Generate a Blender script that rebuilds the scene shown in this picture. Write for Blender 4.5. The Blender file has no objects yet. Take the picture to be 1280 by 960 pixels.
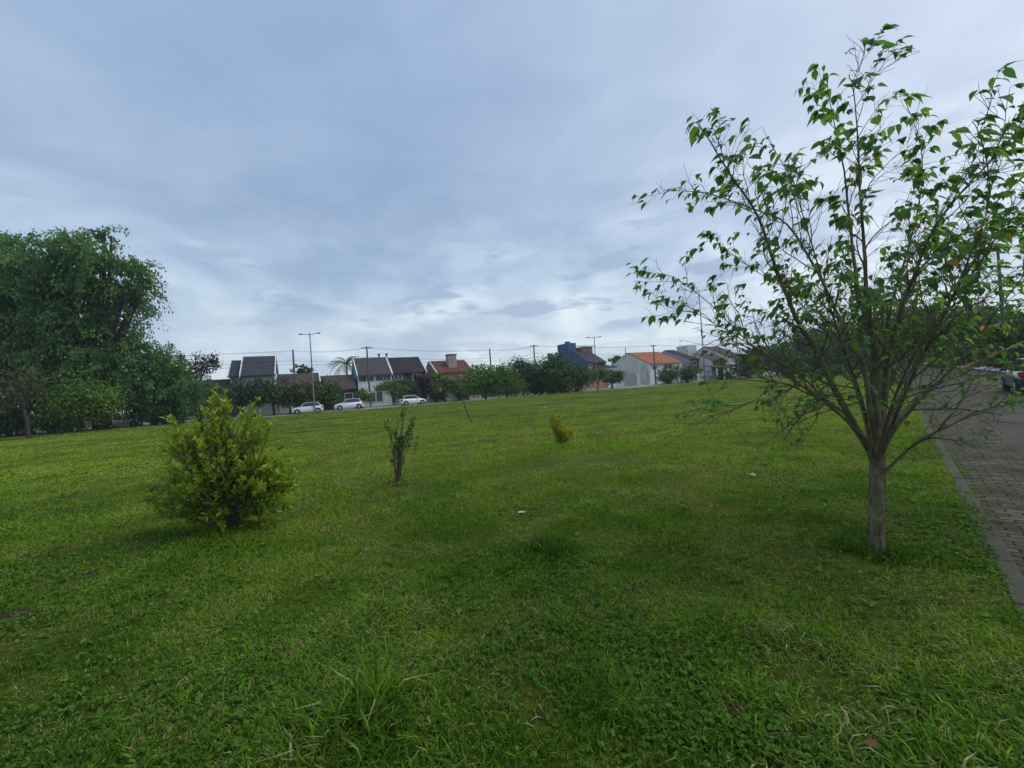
import bpy, math, random
import numpy as np
from mathutils import Vector, Matrix
random.seed(7); rng = np.random.default_rng(11)
R = math.radians
S = bpy.context.scene
COL = S.collection

# ------------------------------------------------------------------ camera
F = 537.0                      # focal length in photo pixels (photo 1280 wide)
EYE = 1.65
ROLL, PITCH = R(-3.9), R(0.32)
cam = bpy.data.objects.new('camera', bpy.data.cameras.new('camera')); COL.objects.link(cam)
cam.data.sensor_width = 36; cam.data.lens = 36*F/1280; cam.data.clip_start = .05; cam.data.clip_end = 20000
CM = Matrix.Translation((0, 0, EYE)) @ Matrix.Rotation(R(90)+PITCH, 4, 'X') @ Matrix.Rotation(ROLL, 4, 'Z')
cam.matrix_world = CM; S.camera = cam
CR = CM.to_3x3(); C0 = Vector((0, 0, EYE))
def ray(px, py): return CR @ Vector(((px-640)/F, (480-py)/F, -1))
def ground(px, py, z=0.0):
    r = ray(px, py); return C0 + r*((z-EYE)/r.z)
def at(px, py, Y):             # point on the sight line at depth Y
    r = ray(px, py); return C0 + r*(Y/r.y)
SD = Vector((.9015, .4327, 0)).normalized(); SB = Vector((-SD.y, SD.x, 0))   # far street: along, and away from the park
SK = SB.dot(Vector((0, 80, 0)))
def onp(px, py, off):          # point on the sight line in the vertical plane 'off' metres behind the house fronts
    r = ray(px, py); return C0 + r*((SK+off-SB.dot(C0))/SB.dot(r))

# ------------------------------------------------------------------ noise
def _h(ix, iy, s):
    v = np.sin(ix*127.1+iy*311.7+s*74.7)*43758.5453
    return v-np.floor(v)
def vn(x, y, s=0):
    ix, iy = np.floor(x), np.floor(y); fx, fy = x-ix, y-iy
    fx, fy = fx*fx*(3-2*fx), fy*fy*(3-2*fy)
    return (_h(ix, iy, s)*(1-fx)+_h(ix+1, iy, s)*fx)*(1-fy)+(_h(ix, iy+1, s)*(1-fx)+_h(ix+1, iy+1, s)*fx)*fy
def fbm(x, y, s=0, o=3):
    t = 0; a = .5; n = 0
    for k in range(o): t = t+a*vn(x*2**k, y*2**k, s+k*3); n += a; a *= .5
    return t/n

# ------------------------------------------------------------------ object helpers
def tag(o, label=None, cat=None, group=None, kind=None):
    if label: o['label'] = label
    if cat: o['category'] = cat
    if group: o['group'] = group
    if kind: o['kind'] = kind
    return o
def empty(name, loc, label, cat, rz=0, group=None):
    o = bpy.data.objects.new(name, None); COL.objects.link(o); o.location = loc; o.rotation_euler = (0, 0, rz)
    o.empty_display_size = .2
    return tag(o, label, cat, group)
def link(name, me, mat, parent=None):
    if mat: me.materials.append(mat)
    o = bpy.data.objects.new(name, me); COL.objects.link(o)
    if parent: o.parent = parent
    return o
def npmesh(name, V, faces, smooth=False, tint=None):
    """faces: list of int arrays (n,k); tint: per-face float list matching"""
    me = bpy.data.meshes.new(name)
    V = np.asarray(V, np.float32); me.vertices.add(len(V)); me.vertices.foreach_set('co', V.ravel())
    faces = [np.asarray(f, np.int32) for f in faces if len(f)]
    li = np.concatenate([f.ravel() for f in faces]); me.loops.add(len(li)); me.loops.foreach_set('vertex_index', li)
    tot = np.concatenate([np.full(len(f), f.shape[1], np.int32) for f in faces])
    st = np.concatenate([[0], np.cumsum(tot)[:-1]]).astype(np.int32)
    me.polygons.add(len(tot)); me.polygons.foreach_set('loop_start', st)
    me.polygons.foreach_set('use_smooth', np.full(len(tot), smooth))
    if tint is not None:
        a = me.attributes.new('tint', 'FLOAT', 'FACE'); a.data.foreach_set('value', np.asarray(tint, np.float32))
    me.update(calc_edges=True); me.validate()
    return me
class MB:
    def __init__(s): s.v = []; s.f = []
    def add(s, vs, fs):
        b = len(s.v); s.v += [tuple(v) for v in vs]; s.f += [tuple(i+b for i in f) for f in fs]; return s
    def box(s, x0, y0, z0, x1, y1, z1):
        return s.add([(x0,y0,z0),(x1,y0,z0),(x1,y1,z0),(x0,y1,z0),(x0,y0,z1),(x1,y0,z1),(x1,y1,z1),(x0,y1,z1)],
                     [(0,3,2,1),(4,5,6,7),(0,1,5,4),(1,2,6,5),(2,3,7,6),(3,0,4,7)])
    def prism(s, poly, a, b):      # poly of (y,z) extruded along x from a to b
        n = len(poly)
        return s.add([(a, y, z) for y, z in poly]+[(b, y, z) for y, z in poly],
                     [tuple(range(n))[::-1], tuple(range(n, 2*n))]+[(i, (i+1) % n, n+(i+1) % n, n+i) for i in range(n)])
    def prismy(s, poly, a, b):     # poly of (x,z) extruded along y
        n = len(poly)
        return s.add([(x, a, z) for x, z in poly]+[(x, b, z) for x, z in poly],
                     [tuple(range(n)), tuple(range(n, 2*n))[::-1]]+[(i, n+i, n+(i+1) % n, (i+1) % n) for i in range(n)])
    def tube(s, pts, rad, n=8, cap=True):
        V, Fq, caps = tube(pts, rad, n)
        s.add(V.tolist(), Fq.tolist())
        if cap: s.add([V[i] for i in range(n)], [tuple(range(n))[::-1]]); s.add([V[len(V)-n+i] for i in range(n)], [tuple(range(n))])
        return s
    def loft(s, rings):
        n = len(rings[0]); V = [p for r in rings for p in r]
        fs = [(k*n+i, k*n+(i+1) % n, (k+1)*n+(i+1) % n, (k+1)*n+i) for k in range(len(rings)-1) for i in range(n)]
        m = len(rings)-1
        return s.add(V, fs+[tuple(range(n))[::-1], tuple(m*n+i for i in range(n))])
    def build(s, name, mat, parent=None, bevel=0, smooth=False):
        me = bpy.data.meshes.new(name); me.from_pydata(s.v, [], s.f); me.update()
        import bmesh
        bm = bmesh.new(); bm.from_mesh(me); bmesh.ops.recalc_face_normals(bm, faces=bm.faces); bm.to_mesh(me); bm.free()
        if smooth: me.polygons.foreach_set('use_smooth', [True]*len(me.polygons))
        o = link(name, me, mat, parent)
        if bevel:
            m = o.modifiers.new('bevel', 'BEVEL'); m.width = bevel; m.segments = 2; m.limit_method = 'ANGLE'
        return o
def tube(pts, rad, n=8):
    P = np.array([tuple(p) for p in pts], float); m = len(P)
    r = np.full(m, rad, float) if np.isscalar(rad) else np.array(rad, float)
    T = np.gradient(P, axis=0); T /= np.linalg.norm(T, axis=1)[:, None]+1e-9
    up = np.array([0.31, .21, 1.0]); 
    if abs(T[0] @ (up/np.linalg.norm(up))) > .95: up = np.array([1., .2, 0])
    A = []; a = np.cross(T[0], up); a /= np.linalg.norm(a)
    for t in T:
        a = a-t*(a@t); a /= np.linalg.norm(a)+1e-9; A.append(a)
    A = np.array(A); B = np.cross(T, A)
    th = np.linspace(0, 2*np.pi, n, endpoint=False)
    V = (P[:, None]+r[:, None, None]*(np.cos(th)[None, :, None]*A[:, None]+np.sin(th)[None, :, None]*B[:, None])).reshape(-1, 3)
    k, i = np.meshgrid(np.arange(m-1), np.arange(n), indexing='ij')
    Fq = np.stack([k*n+i, k*n+(i+1) % n, (k+1)*n+(i+1) % n, (k+1)*n+i], -1).reshape(-1, 4)
    return V, Fq, None
class TubeSet:
    def __init__(s): s.V = []; s.F = []; s.n = 0
    def add(s, pts, rad, n=5):
        V, Fq, _ = tube(pts, rad, n); s.V.append(V); s.F.append(Fq+s.n); s.n += len(V)
    def build(s, name, mat, parent, smooth=True):
        return link(name, npmesh(name, np.concatenate(s.V), [np.concatenate(s.F)], smooth), mat, parent)
def smooth_path(pts, k=4):
    P = np.array([tuple(p) for p in pts], float); out = []
    for i in range(len(P)-1):
        p0, p1, p2, p3 = P[max(i-1, 0)], P[i], P[i+1], P[min(i+2, len(P)-1)]
        for j in range(k):
            t = j/k
            out.append(.5*((2*p1)+(-p0+p2)*t+(2*p0-5*p1+4*p2-p3)*t*t+(-p0+3*p1-3*p2+p3)*t**3))
    out.append(P[-1]); return np.array(out)

# ------------------------------------------------------------------ materials
def newmat(name):
    m = bpy.data.materials.new(name); m.use_nodes = True; nt = m.node_tree
    return m, nt, nt.nodes['Principled BSDF'], nt.nodes['Material Output']
def N(nt, t, **kw):
    n = nt.nodes.new(t)
    for k, v in kw.items():
        if k in n.inputs: n.inputs[k].default_value = v
        else: setattr(n, k, v)
    return n
def ramp(nt, stops, interp='LINEAR'):
    r = nt.nodes.new('ShaderNodeValToRGB'); cr = r.color_ramp; cr.interpolation = interp
    while len(cr.elements) > 1: cr.elements.remove(cr.elements[-1])
    cr.elements[0].position = stops[0][0]; cr.elements[0].color = (*stops[0][1], 1)
    for p, c in stops[1:]:
        e = cr.elements.new(p); e.color = (*c, 1)
    return r
def sc(c, k): return tuple(min(1, x*k) for x in c)
def mat(name, c, rough=.7, scale=3, var=.2, bump=.15, metal=0, c2=None, spec=.3, detail=5):
    m, nt, b, o = newmat(name); L = nt.links.new
    tc = N(nt, 'ShaderNodeTexCoord'); n = N(nt, 'ShaderNodeTexNoise', Scale=scale, Detail=detail, Roughness=.65)
    L(tc.outputs['Object'], n.inputs['Vector'])
    r = ramp(nt, [(.3, sc(c, 1-var)), (.5, c), (.7, c2 or sc(c, 1+var))])
    L(n.outputs['Fac'], r.inputs['Fac']); L(r.outputs['Color'], b.inputs['Base Color'])
    b.inputs['Roughness'].default_value = rough; b.inputs['Metallic'].default_value = metal; b.inputs['Specular IOR Level'].default_value = spec
    if bump:
        n2 = N(nt, 'ShaderNodeTexNoise', Scale=scale*8, Detail=4); L(tc.outputs['Object'], n2.inputs['Vector'])
        bp = N(nt, 'ShaderNodeBump', Strength=bump, Distance=.02); L(n2.outputs['Fac'], bp.inputs['Height']); L(bp.outputs['Normal'], b.inputs['Normal'])
    return m
def leafmat(name, stops, trans=.3, rough=.45, spec=.35, tcol=1.6):
    m, nt, b, o = newmat(name); L = nt.links.new
    a = N(nt, 'ShaderNodeAttribute', attribute_name='tint'); r = ramp(nt, stops); L(a.outputs['Fac'], r.inputs['Fac'])
    L(r.outputs['Color'], b.inputs['Base Color']); b.inputs['Roughness'].default_value = rough; b.inputs['Specular IOR Level'].default_value = spec
    t = N(nt, 'ShaderNodeBsdfTranslucent'); g = N(nt, 'ShaderNodeMix', data_type='RGBA', blend_type='MULTIPLY'); g.inputs[0].default_value = 1
    L(r.outputs['Color'], g.inputs[6]); g.inputs[7].default_value = (tcol, tcol*.95, tcol*.5, 1); L(g.outputs[2], t.inputs['Color'])
    mx = N(nt, 'ShaderNodeMixShader'); mx.inputs[0].default_value = trans
    L(b.outputs[0], mx.inputs[1]); L(t.outputs[0], mx.inputs[2]); L(mx.outputs[0], o.inputs['Surface'])
    return m
def tilemat(name, c, c2, pitch=.22):
    m, nt, b, o = newmat(name); L = nt.links.new
    tc = N(nt, 'ShaderNodeTexCoord'); w = N(nt, 'ShaderNodeTexWave', Scale=1/pitch/6.28*3.14, Distortion=.3); w.bands_direction = 'X'
    L(tc.outputs['Object'], w.inputs['Vector'])
    w2 = N(nt, 'ShaderNodeTexWave', Scale=.45, Distortion=.6); w2.bands_direction = 'Z'; w2.wave_profile = 'SAW'; w2.inputs['Scale'].default_value = 1.6
    L(tc.outputs['Object'], w2.inputs['Vector'])
    n = N(nt, 'ShaderNodeTexNoise', Scale=1.3, Detail=8, Roughness=.75); L(tc.outputs['Object'], n.inputs['Vector'])
    r = ramp(nt, [(.3, sc(c, .75)), (.5, c), (.7, c2)]); L(n.outputs['Fac'], r.inputs['Fac'])
    mm = N(nt, 'ShaderNodeMix', data_type='RGBA', blend_type='MULTIPLY'); mm.inputs[0].default_value = .35
    L(r.outputs['Color'], mm.inputs[6]); L(w2.outputs['Color'], mm.inputs[7]); L(mm.outputs[2], b.inputs['Base Color'])
    ad = N(nt, 'ShaderNodeMath', operation='ADD'); L(w.outputs['Fac'], ad.inputs[0]); L(w2.outputs['Fac'], ad.inputs[1])
    bp = N(nt, 'ShaderNodeBump', Strength=.6, Distance=.06); L(ad.outputs[0], bp.inputs['Height']); L(bp.outputs['Normal'], b.inputs['Normal'])
    b.inputs['Roughness'].default_value = .8; b.inputs['Specular IOR Level'].default_value = .2
    return m
def wallmat(name, c, stain=(.12, .12, .11), amt=.4):
    m, nt, b, o = newmat(name); L = nt.links.new
    tc = N(nt, 'ShaderNodeTexCoord'); mp = N(nt, 'ShaderNodeMapping'); mp.inputs['Scale'].default_value = (1.2, 1.2, .25)
    L(tc.outputs['Object'], mp.inputs['Vector'])
    n = N(nt, 'ShaderNodeTexNoise', Scale=1.4, Detail=8, Roughness=.7); L(mp.outputs[0], n.inputs['Vector'])
    r = ramp(nt, [(.42, (0, 0, 0)), (.75, (amt, amt, amt))]); L(n.outputs['Fac'], r.inputs['Fac'])
    mm = N(nt, 'ShaderNodeMix', data_type='RGBA'); L(r.outputs['Color'], mm.inputs[0]); mm.inputs[6].default_value = (*c, 1); mm.inputs[7].default_value = (*stain, 1)
    L(mm.outputs[2], b.inputs['Base Color']); b.inputs['Roughness'].default_value = .9; b.inputs['Specular IOR Level'].default_value = .2
    n2 = N(nt, 'ShaderNodeTexNoise', Scale=20, Detail=3); L(tc.outputs['Object'], n2.inputs['Vector'])
    bp = N(nt, 'ShaderNodeBump', Strength=.2, Distance=.02); L(n2.outputs['Fac'], bp.inputs['Height']); L(bp.outputs['Normal'], b.inputs['Normal'])
    return m

M = {}
M['white_wall'] = wallmat('white_wall', (.80, .80, .77)); M['dirty_wall'] = wallmat('dirty_wall', (.68, .66, .61), (.22, .20, .18), .8)
M['grey_wall'] = wallmat('grey_wall', (.34, .39, .44)); M['teal_wall'] = wallmat('teal_wall', (.12, .34, .42)); M['blue_wall'] = wallmat('blue_wall', (.055, .13, .25))
M['cream_wall'] = wallmat('cream_wall', (.66, .62, .56)); M['brick_wall'] = wallmat('brick_wall', (.40, .22, .15)); M['beige_wall'] = wallmat('beige_wall', (.38, .34, .28))
M['green_wall'] = wallmat('green_wall', (.33, .5, .47)); M['dark_wall'] = wallmat('dark_wall', (.07, .065, .06)); M['lilac_wall'] = wallmat('lilac_wall', (.30, .30, .34))
M['slate_roof'] = tilemat('slate_roof', (.060, .066, .082), (.085, .09, .105)); M['brown_roof'] = tilemat('brown_roof', (.085, .06, .058), (.12, .09, .08))
M['dark_roof'] = tilemat('dark_roof', (.045, .033, .036), (.07, .05, .05)); M['red_roof'] = tilemat('red_roof', (.15, .062, .045), (.21, .09, .065))
M['orange_roof'] = tilemat('orange_roof', (.40, .14, .07), (.48, .19, .10)); M['grey_brown_roof'] = tilemat('grey_brown_roof', (.09, .075, .085), (.13, .11, .12))
M['trim'] = mat('trim', (.62, .63, .64), .7, 2, .1, .05); M['glass'] = mat('glass', (.02, .028, .035), .12, 1, .2, 0, spec=.5)
M['door_wood'] = mat('door_wood', (.10, .05, .03), .6); M['metal_grey'] = mat('metal_grey', (.22, .24, .25), .5, 2, .15, .05, .3)
M['dark_metal'] = mat('dark_metal', (.03, .03, .035), .5); M['concrete_pole'] = mat('concrete_pole', (.10, .095, .09), .9, 4, .25)
M['galv'] = mat('galv', (.19, .21, .23), .5, 5, .15, .05, .4); M['white_paint'] = mat('white_paint', (.6, .62, .62), .5, 3, .1, .03)
M['concrete'] = mat('concrete', (.36, .35, .33), .9, 1.5, .2, .3); M['cable'] = mat('cable', (.02, .02, .022), .6, 3, .1, 0)
M['rubber'] = mat('rubber', (.015, .015, .016), .8, 5, .2, .1); M['rim'] = mat('rim', (.35, .36, .37), .35, 4, .1, 0, .8)
M['car_glass'] = mat('car_glass', (.015, .02, .024), .06, 1, .1, 0, spec=.8); M['lamp_glass'] = mat('lamp_glass', (.5, .5, .5), .15, 1, .1, 0)
M['tail_glass'] = mat('tail_glass', (.28, .015, .012), .2, 1, .1, 0)
def paint(name, c):
    m = mat(name, c, .3, 2, .04, 0); b = m.node_tree.nodes['Principled BSDF']; b.inputs['Coat Weight'].default_value = .6; b.inputs['Coat Roughness'].default_value = .08; return m
M['car_white'] = paint('car_white', (.62, .64, .66)); M['car_silver'] = paint('car_silver', (.42, .44, .46)); M['car_dark'] = paint('car_dark', (.03, .035, .045))

# ------------------------------------------------------------------ world and sun
w = bpy.data.worlds.new('World'); S.world = w; w.use_nodes = True; nt = w.node_tree; L = nt.links.new
bg = nt.nodes['Background']; bg.inputs['Strength'].default_value = .1
SUN_EL, SUN_AZ = R(55), R(92)       # azimuth measured from +Y towards +X
sky = N(nt, 'ShaderNodeTexSky', sky_type='NISHITA'); sky.sun_disc = False; sky.sun_elevation = SUN_EL; sky.sun_rotation = SUN_AZ
sky.air_density = 1.2; sky.dust_density = 2
tc = N(nt, 'ShaderNodeTexCoord'); sx = N(nt, 'ShaderNodeSeparateXYZ'); L(tc.outputs['Generated'], sx.inputs[0])
def math_(op, a, b=None, c=None):
    n = N(nt, 'ShaderNodeMath', operation=op)
    for i, v in enumerate((a, b, c)):
        if v is None: continue
        if hasattr(v, 'links') or hasattr(v, 'is_linked'): L(v, n.inputs[i])
        else: n.inputs[i].default_value = v
    return n.outputs[0]
el = math_('MAXIMUM', sx.outputs[2], 0.0)
den = math_('ADD', el, .10)
cx = math_('DIVIDE', sx.outputs[0], den); cy = math_('DIVIDE', sx.outputs[1], den)
cv = N(nt, 'ShaderNodeCombineXYZ'); L(cx, cv.inputs[0]); L(cy, cv.inputs[1])
# overcast sheet, colour by elevation (brighter low band)
EXPO = .4; EV = 2**EXPO
lin = lambda *c: tuple(x/EV for x in c)
base = ramp(nt, [(0, lin(.64,.77,.86)), (.10, lin(.65,.77,.87)), (.17, lin(.63,.755,.87)), (.26, lin(.49,.635,.81)), (.38, lin(.385,.515,.71)), (.6, lin(.365,.50,.72)), (.8, lin(.37,.50,.71)), (1, lin(.42,.54,.74))])
L(el, base.inputs['Fac'])
# brighter toward the veiled sun on the right
sd = Vector((math.sin(R(57))*math.cos(R(27)), math.cos(R(57))*math.cos(R(27)), math.sin(R(27))))
dp = N(nt, 'ShaderNodeVectorMath', operation='DOT_PRODUCT'); L(tc.outputs['Generated'], dp.inputs[0]); dp.inputs[1].default_value = sd
glow = math_('POWER', math_('MAXIMUM', dp.outputs['Value'], 0.0), 5.0)
g1 = N(nt, 'ShaderNodeMix', data_type='RGBA', clamp_factor=True); L(math_('MULTIPLY', glow, .95), g1.inputs[0]); L(base.outputs[0], g1.inputs[6]); g1.inputs[7].default_value = (*lin(.72,.81,.96), 1)
# faint brighter area to the left as well
sd2 = Vector((-.75, .55, .34)).normalized()
dp2 = N(nt, 'ShaderNodeVectorMath', operation='DOT_PRODUCT'); L(tc.outputs['Generated'], dp2.inputs[0]); dp2.inputs[1].default_value = sd2
gl2 = math_('POWER', math_('MAXIMUM', dp2.outputs['Value'], 0.0), 14.0)
g1b = N(nt, 'ShaderNodeMix', data_type='RGBA', clamp_factor=True); L(math_('MULTIPLY', gl2, .45), g1b.inputs[0]); L(g1.outputs[2], g1b.inputs[6]); g1b.inputs[7].default_value = (*lin(.48,.62,.80), 1)
n1 = N(nt, 'ShaderNodeTexNoise', Scale=.42, Detail=5, Roughness=.45, Distortion=.5)
mp1 = N(nt, 'ShaderNodeMapping'); mp1.inputs['Location'].default_value = (3.1, 1.7, 0); L(cv.outputs[0], mp1.inputs[0]); L(mp1.outputs[0], n1.inputs['Vector'])
r1 = ramp(nt, [(.30, (.85, .87, .91)), (.5, (1, 1, 1)), (.70, (1.12, 1.10, 1.06))]); L(n1.outputs['Fac'], r1.inputs['Fac'])
g2 = N(nt, 'ShaderNodeMix', data_type='RGBA', blend_type='MULTIPLY'); g2.inputs[0].default_value = 1; L(g1b.outputs[2], g2.inputs[6]); L(r1.outputs[0], g2.inputs[7])
# billowy structure in the low sky
mp3 = N(nt, 'ShaderNodeMapping'); mp3.inputs['Scale'].default_value = (3.0, 3.0, 6.5); mp3.inputs['Location'].default_value = (1.3, .2, .4); L(tc.outputs['Generated'], mp3.inputs[0])
n3 = N(nt, 'ShaderNodeTexNoise', Scale=1.9, Detail=7, Roughness=.50, Distortion=.35); L(mp3.outputs[0], n3.inputs['Vector'])
r3 = ramp(nt, [(.36, (.74, .79, .86)), (.5, (.97, .98, .99)), (.62, (1.22, 1.17, 1.11))]); L(n3.outputs['Fac'], r3.inputs['Fac'])
lowb = ramp(nt, [(0, (.7,)*3), (.22, (.95,)*3), (.45, (.28,)*3), (.7, (.16,)*3)]); L(el, lowb.inputs['Fac'])
g3 = N(nt, 'ShaderNodeMix', data_type='RGBA', blend_type='MULTIPLY'); L(lowb.outputs[0], g3.inputs[0]); L(g2.outputs[2], g3.inputs[6]); L(r3.outputs[0], g3.inputs[7])
# small dark cloudlets
mp2 = N(nt, 'ShaderNodeMapping'); mp2.inputs['Scale'].default_value = (2.6, 2.6, 9.5); mp2.inputs['Location'].default_value = (5.35, 2.4, 1.3); L(tc.outputs['Generated'], mp2.inputs[0])
n2 = N(nt, 'ShaderNodeTexNoise', Scale=2.1, Detail=8, Roughness=.58, Distortion=.3); L(mp2.outputs[0], n2.inputs['Vector'])
r2 = ramp(nt, [(.54, (0, 0, 0)), (.63, (1, 1, 1))]); L(n2.outputs['Fac'], r2.inputs['Fac'])
band = ramp(nt, [(0, (.1,)*3), (.09, (.5,)*3), (.16, (.9,)*3), (.30, (.8,)*3), (.42, (0,)*3)]); L(el, band.inputs['Fac'])
fac = math_('MULTIPLY', math_('MULTIPLY', r2.outputs[0], band.outputs[0]), .8)
g5 = N(nt, 'ShaderNodeMix', data_type='RGBA'); L(fac, g5.inputs[0]); L(g3.outputs[2], g5.inputs[6]); g5.inputs[7].default_value = (*lin(.37,.47,.66), 1)
g6 = N(nt, 'ShaderNodeVectorMath', operation='SCALE'); L(g5.outputs[2], g6.inputs[0]); g6.inputs['Scale'].default_value = 10.0
g7 = N(nt, 'ShaderNodeMix', data_type='RGBA'); g7.inputs[0].default_value = .95; L(sky.outputs[0], g7.inputs[6]); L(g6.outputs[0], g7.inputs[7])
L(g7.outputs[2], bg.inputs['Color'])
sun = bpy.data.objects.new('sun', bpy.data.lights.new('sun', 'SUN')); COL.objects.link(sun)
sun.data.energy = 1.5; sun.data.angle = R(40); sun.data.color = (1, .95, .86)
sdir = Vector((math.sin(SUN_AZ)*math.cos(SUN_EL), math.cos(SUN_AZ)*math.cos(SUN_EL), math.sin(SUN_EL)))
sun.rotation_euler = (-sdir).to_track_quat('-Z', 'Y').to_euler()
S.view_settings.view_transform = 'Standard'; S.view_settings.look = 'None'; S.view_settings.exposure = EXPO; S.view_settings.gamma = 1

# ------------------------------------------------------------------ ground layout
KA = Vector(ground(1264, 696)); KB = Vector(ground(1177, 553)); KA.z = KB.z = 0
KD = (KB-KA).normalized(); KN = Vector((KD.y, -KD.x, 0))     # along the right kerb; away from the lawn
KERB_W = .13
SB_ST = SK-13.5                                               # park edge of the far street
def kerb_dist(x, y): return (x-KA.x)*KN.x+(y-KA.y)*KN.y       # >0 on the road side
def lawn_h(x, y):
    d = np.clip((-kerb_dist(x, y)-KERB_W)/.6, 0, 1); e = np.clip((SB_ST-(x*SB.x+y*SB.y))/3, 0, 1)
    m = d*e
    far = np.clip((y-12)/25, 0, 1)
    return m*((fbm(x*.45, y*.45, 3)-.5)*.10+(vn(x*1.7, y*1.7, 9)-.5)*.035+far*(fbm(x*.09, y*.16, 5)-.5)*.38)+(1-m)*.004

soil_noise = None
m, nt, b, o = newmat('lawn_soil'); L = nt.links.new
tc = N(nt, 'ShaderNodeTexCoord')
na = N(nt, 'ShaderNodeTexNoise', Scale=.6, Detail=8, Roughness=.65); L(tc.outputs['Object'], na.inputs['Vector'])
nb = N(nt, 'ShaderNodeTexNoise', Scale=14, Detail=6, Roughness=.7); L(tc.outputs['Object'], nb.inputs['Vector'])
ra = ramp(nt, [(.3, (.036, .062, .005)), (.5, (.060, .088, .007)), (.68, (.095, .10, .016))]); L(na.outputs['Fac'], ra.inputs['Fac'])
rb = ramp(nt, [(.35, (.55, .52, .45)), (.6, (1.1, 1.1, 1.0))]); L(nb.outputs['Fac'], rb.inputs['Fac'])
mm = N(nt, 'ShaderNodeMix', data_type='RGBA', blend_type='MULTIPLY'); mm.inputs[0].default_value = 1; L(ra.outputs[0], mm.inputs[6]); L(rb.outputs[0], mm.inputs[7])
L(mm.outputs[2], b.inputs['Base Color']); b.inputs['Roughness'].default_value = .95; b.inputs['Specular IOR Level'].default_value = .1
bp = N(nt, 'ShaderNodeBump', Strength=.8, Distance=.03); L(nb.outputs['Fac'], bp.inputs['Height']); L(bp.outputs['Normal'], b.inputs['Normal'])
M['lawn'] = m
# lawn sheet, fitted between the right kerb and the far street
def cluster(a, b, c, n, p=2.2):
    t = np.linspace(-1, 1, n); s = np.sign(t)*np.abs(t)**p
    return np.where(s < 0, c+s*(c-a), c+s*(b-c))
aa = cluster(KERB_W, 260, -kerb_dist(0, 0), 150)
cam_t = -KA.dot(KD)
rows = []
for a in aa:
    p = KA-KN*a
    t1 = (SB_ST-p.dot(SB))/KD.dot(SB)
    tt = cluster(cam_t-15, max(t1, cam_t+6), cam_t, 190)
    rows.append(np.stack([p.x+KD.x*tt, p.y+KD.y*tt], -1))
G = np.array(rows); hh = lawn_h(G[..., 0], G[..., 1]); V = np.concatenate([G, hh[..., None]], -1).reshape(-1, 3)
na_, nb_ = G.shape[:2]; i, j = np.meshgrid(np.arange(na_-1), np.arange(nb_-1), indexing='ij')
Fq = np.stack([i*nb_+j, (i+1)*nb_+j, (i+1)*nb_+j+1, i*nb_+j+1], -1).reshape(-1, 4)
tag(link('lawn_ground', npmesh('lawn_ground', V, [Fq[:, ::-1]], True), M['lawn']), kind='structure')

M['far_ground'] = mat('far_ground', (.06, .075, .03), .95, .05, .3, .3, c2=(.10, .09, .06))
MB().add([(-9000, -300, -.16), (9000, -300, -.16), (9000, 9000, -.16), (-9000, 9000, -.16)], [(0, 1, 2, 3)]).build('ground', M['far_ground'])['kind'] = 'structure'

# right-hand road: paving-block strip at the kerb, then worn asphalt
krot = math.atan2(KD.y, KD.x)
def roadobj(name, mb, m, z=0):
    o = mb.build(name, m); o.location = (KA.x, KA.y, z); o.rotation_euler = (0, 0, krot); o['kind'] = 'structure'; return o
m, nt, b, o = newmat('paving_blocks'); L = nt.links.new
tc = N(nt, 'ShaderNodeTexCoord'); nw = N(nt, 'ShaderNodeTexNoise', Scale=2.2, Detail=3); L(tc.outputs['Object'], nw.inputs['Vector'])
wv = N(nt, 'ShaderNodeMix', data_type='RGBA', blend_type='LINEAR_LIGHT'); wv.inputs[0].default_value = .05; L(tc.outputs['Object'], wv.inputs[6]); L(nw.outputs['Color'], wv.inputs[7])
rt = N(nt, 'ShaderNodeMapping'); rt.inputs['Rotation'].default_value = (0, 0, R(90)); L(wv.outputs[2], rt.inputs[0])
br = N(nt, 'ShaderNodeTexBrick', Scale=1, offset=.5); br.inputs['Brick Width'].default_value = .22; br.inputs['Row Height'].default_value = .11
br.inputs['Mortar Size'].default_value = .011; br.inputs['Mortar Smooth'].default_value = .5; br.inputs['Bias'].default_value = .1
br.inputs['Color1'].default_value = (.050, .048, .031, 1); br.inputs['Color2'].default_value = (.108, .100, .070, 1); br.inputs['Mortar'].default_value = (.022, .024, .012, 1)
L(rt.outputs[0], br.inputs['Vector'])
ns = N(nt, 'ShaderNodeTexNoise', Scale=1.7, Detail=8, Roughness=.7); L(tc.outputs['Object'], ns.inputs['Vector'])
rs = ramp(nt, [(.32, (.38, .42, .30)), (.5, (.9, .9, .85)), (.68, (1.35, 1.3, 1.25))]); L(ns.outputs['Fac'], rs.inputs['Fac'])
mm = N(nt, 'ShaderNodeMix', data_type='RGBA', blend_type='MULTIPLY'); mm.inputs[0].default_value = 1; L(br.outputs['Color'], mm.inputs[6]); L(rs.outputs[0], mm.inputs[7]); L(mm.outputs[2], b.inputs['Base Color'])
nf = N(nt, 'ShaderNodeTexNoise', Scale=60, Detail=4); L(tc.outputs['Object'], nf.inputs['Vector'])
iv = N(nt, 'ShaderNodeMath', operation='MULTIPLY_ADD'); L(br.outputs['Fac'], iv.inputs[0]); iv.inputs[1].default_value = -1.0; L(nf.outputs['Fac'], iv.inputs[2])
bp = N(nt, 'ShaderNodeBump', Strength=.8, Distance=.012); L(iv.outputs[0], bp.inputs['Height']); L(bp.outputs['Normal'], b.inputs['Normal'])
b.inputs['Roughness'].default_value = .9; b.inputs['Specular IOR Level'].default_value = .1; M['paving'] = m
M['asphalt'] = mat('asphalt', (.076, .069, .056), .95, .7, .3, .6, detail=9, c2=(.105, .096, .080), spec=.05); M['dirt'] = mat('dirt', (.09, .075, .05), .95, 6, .4, .8)
ZR = -.10
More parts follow.
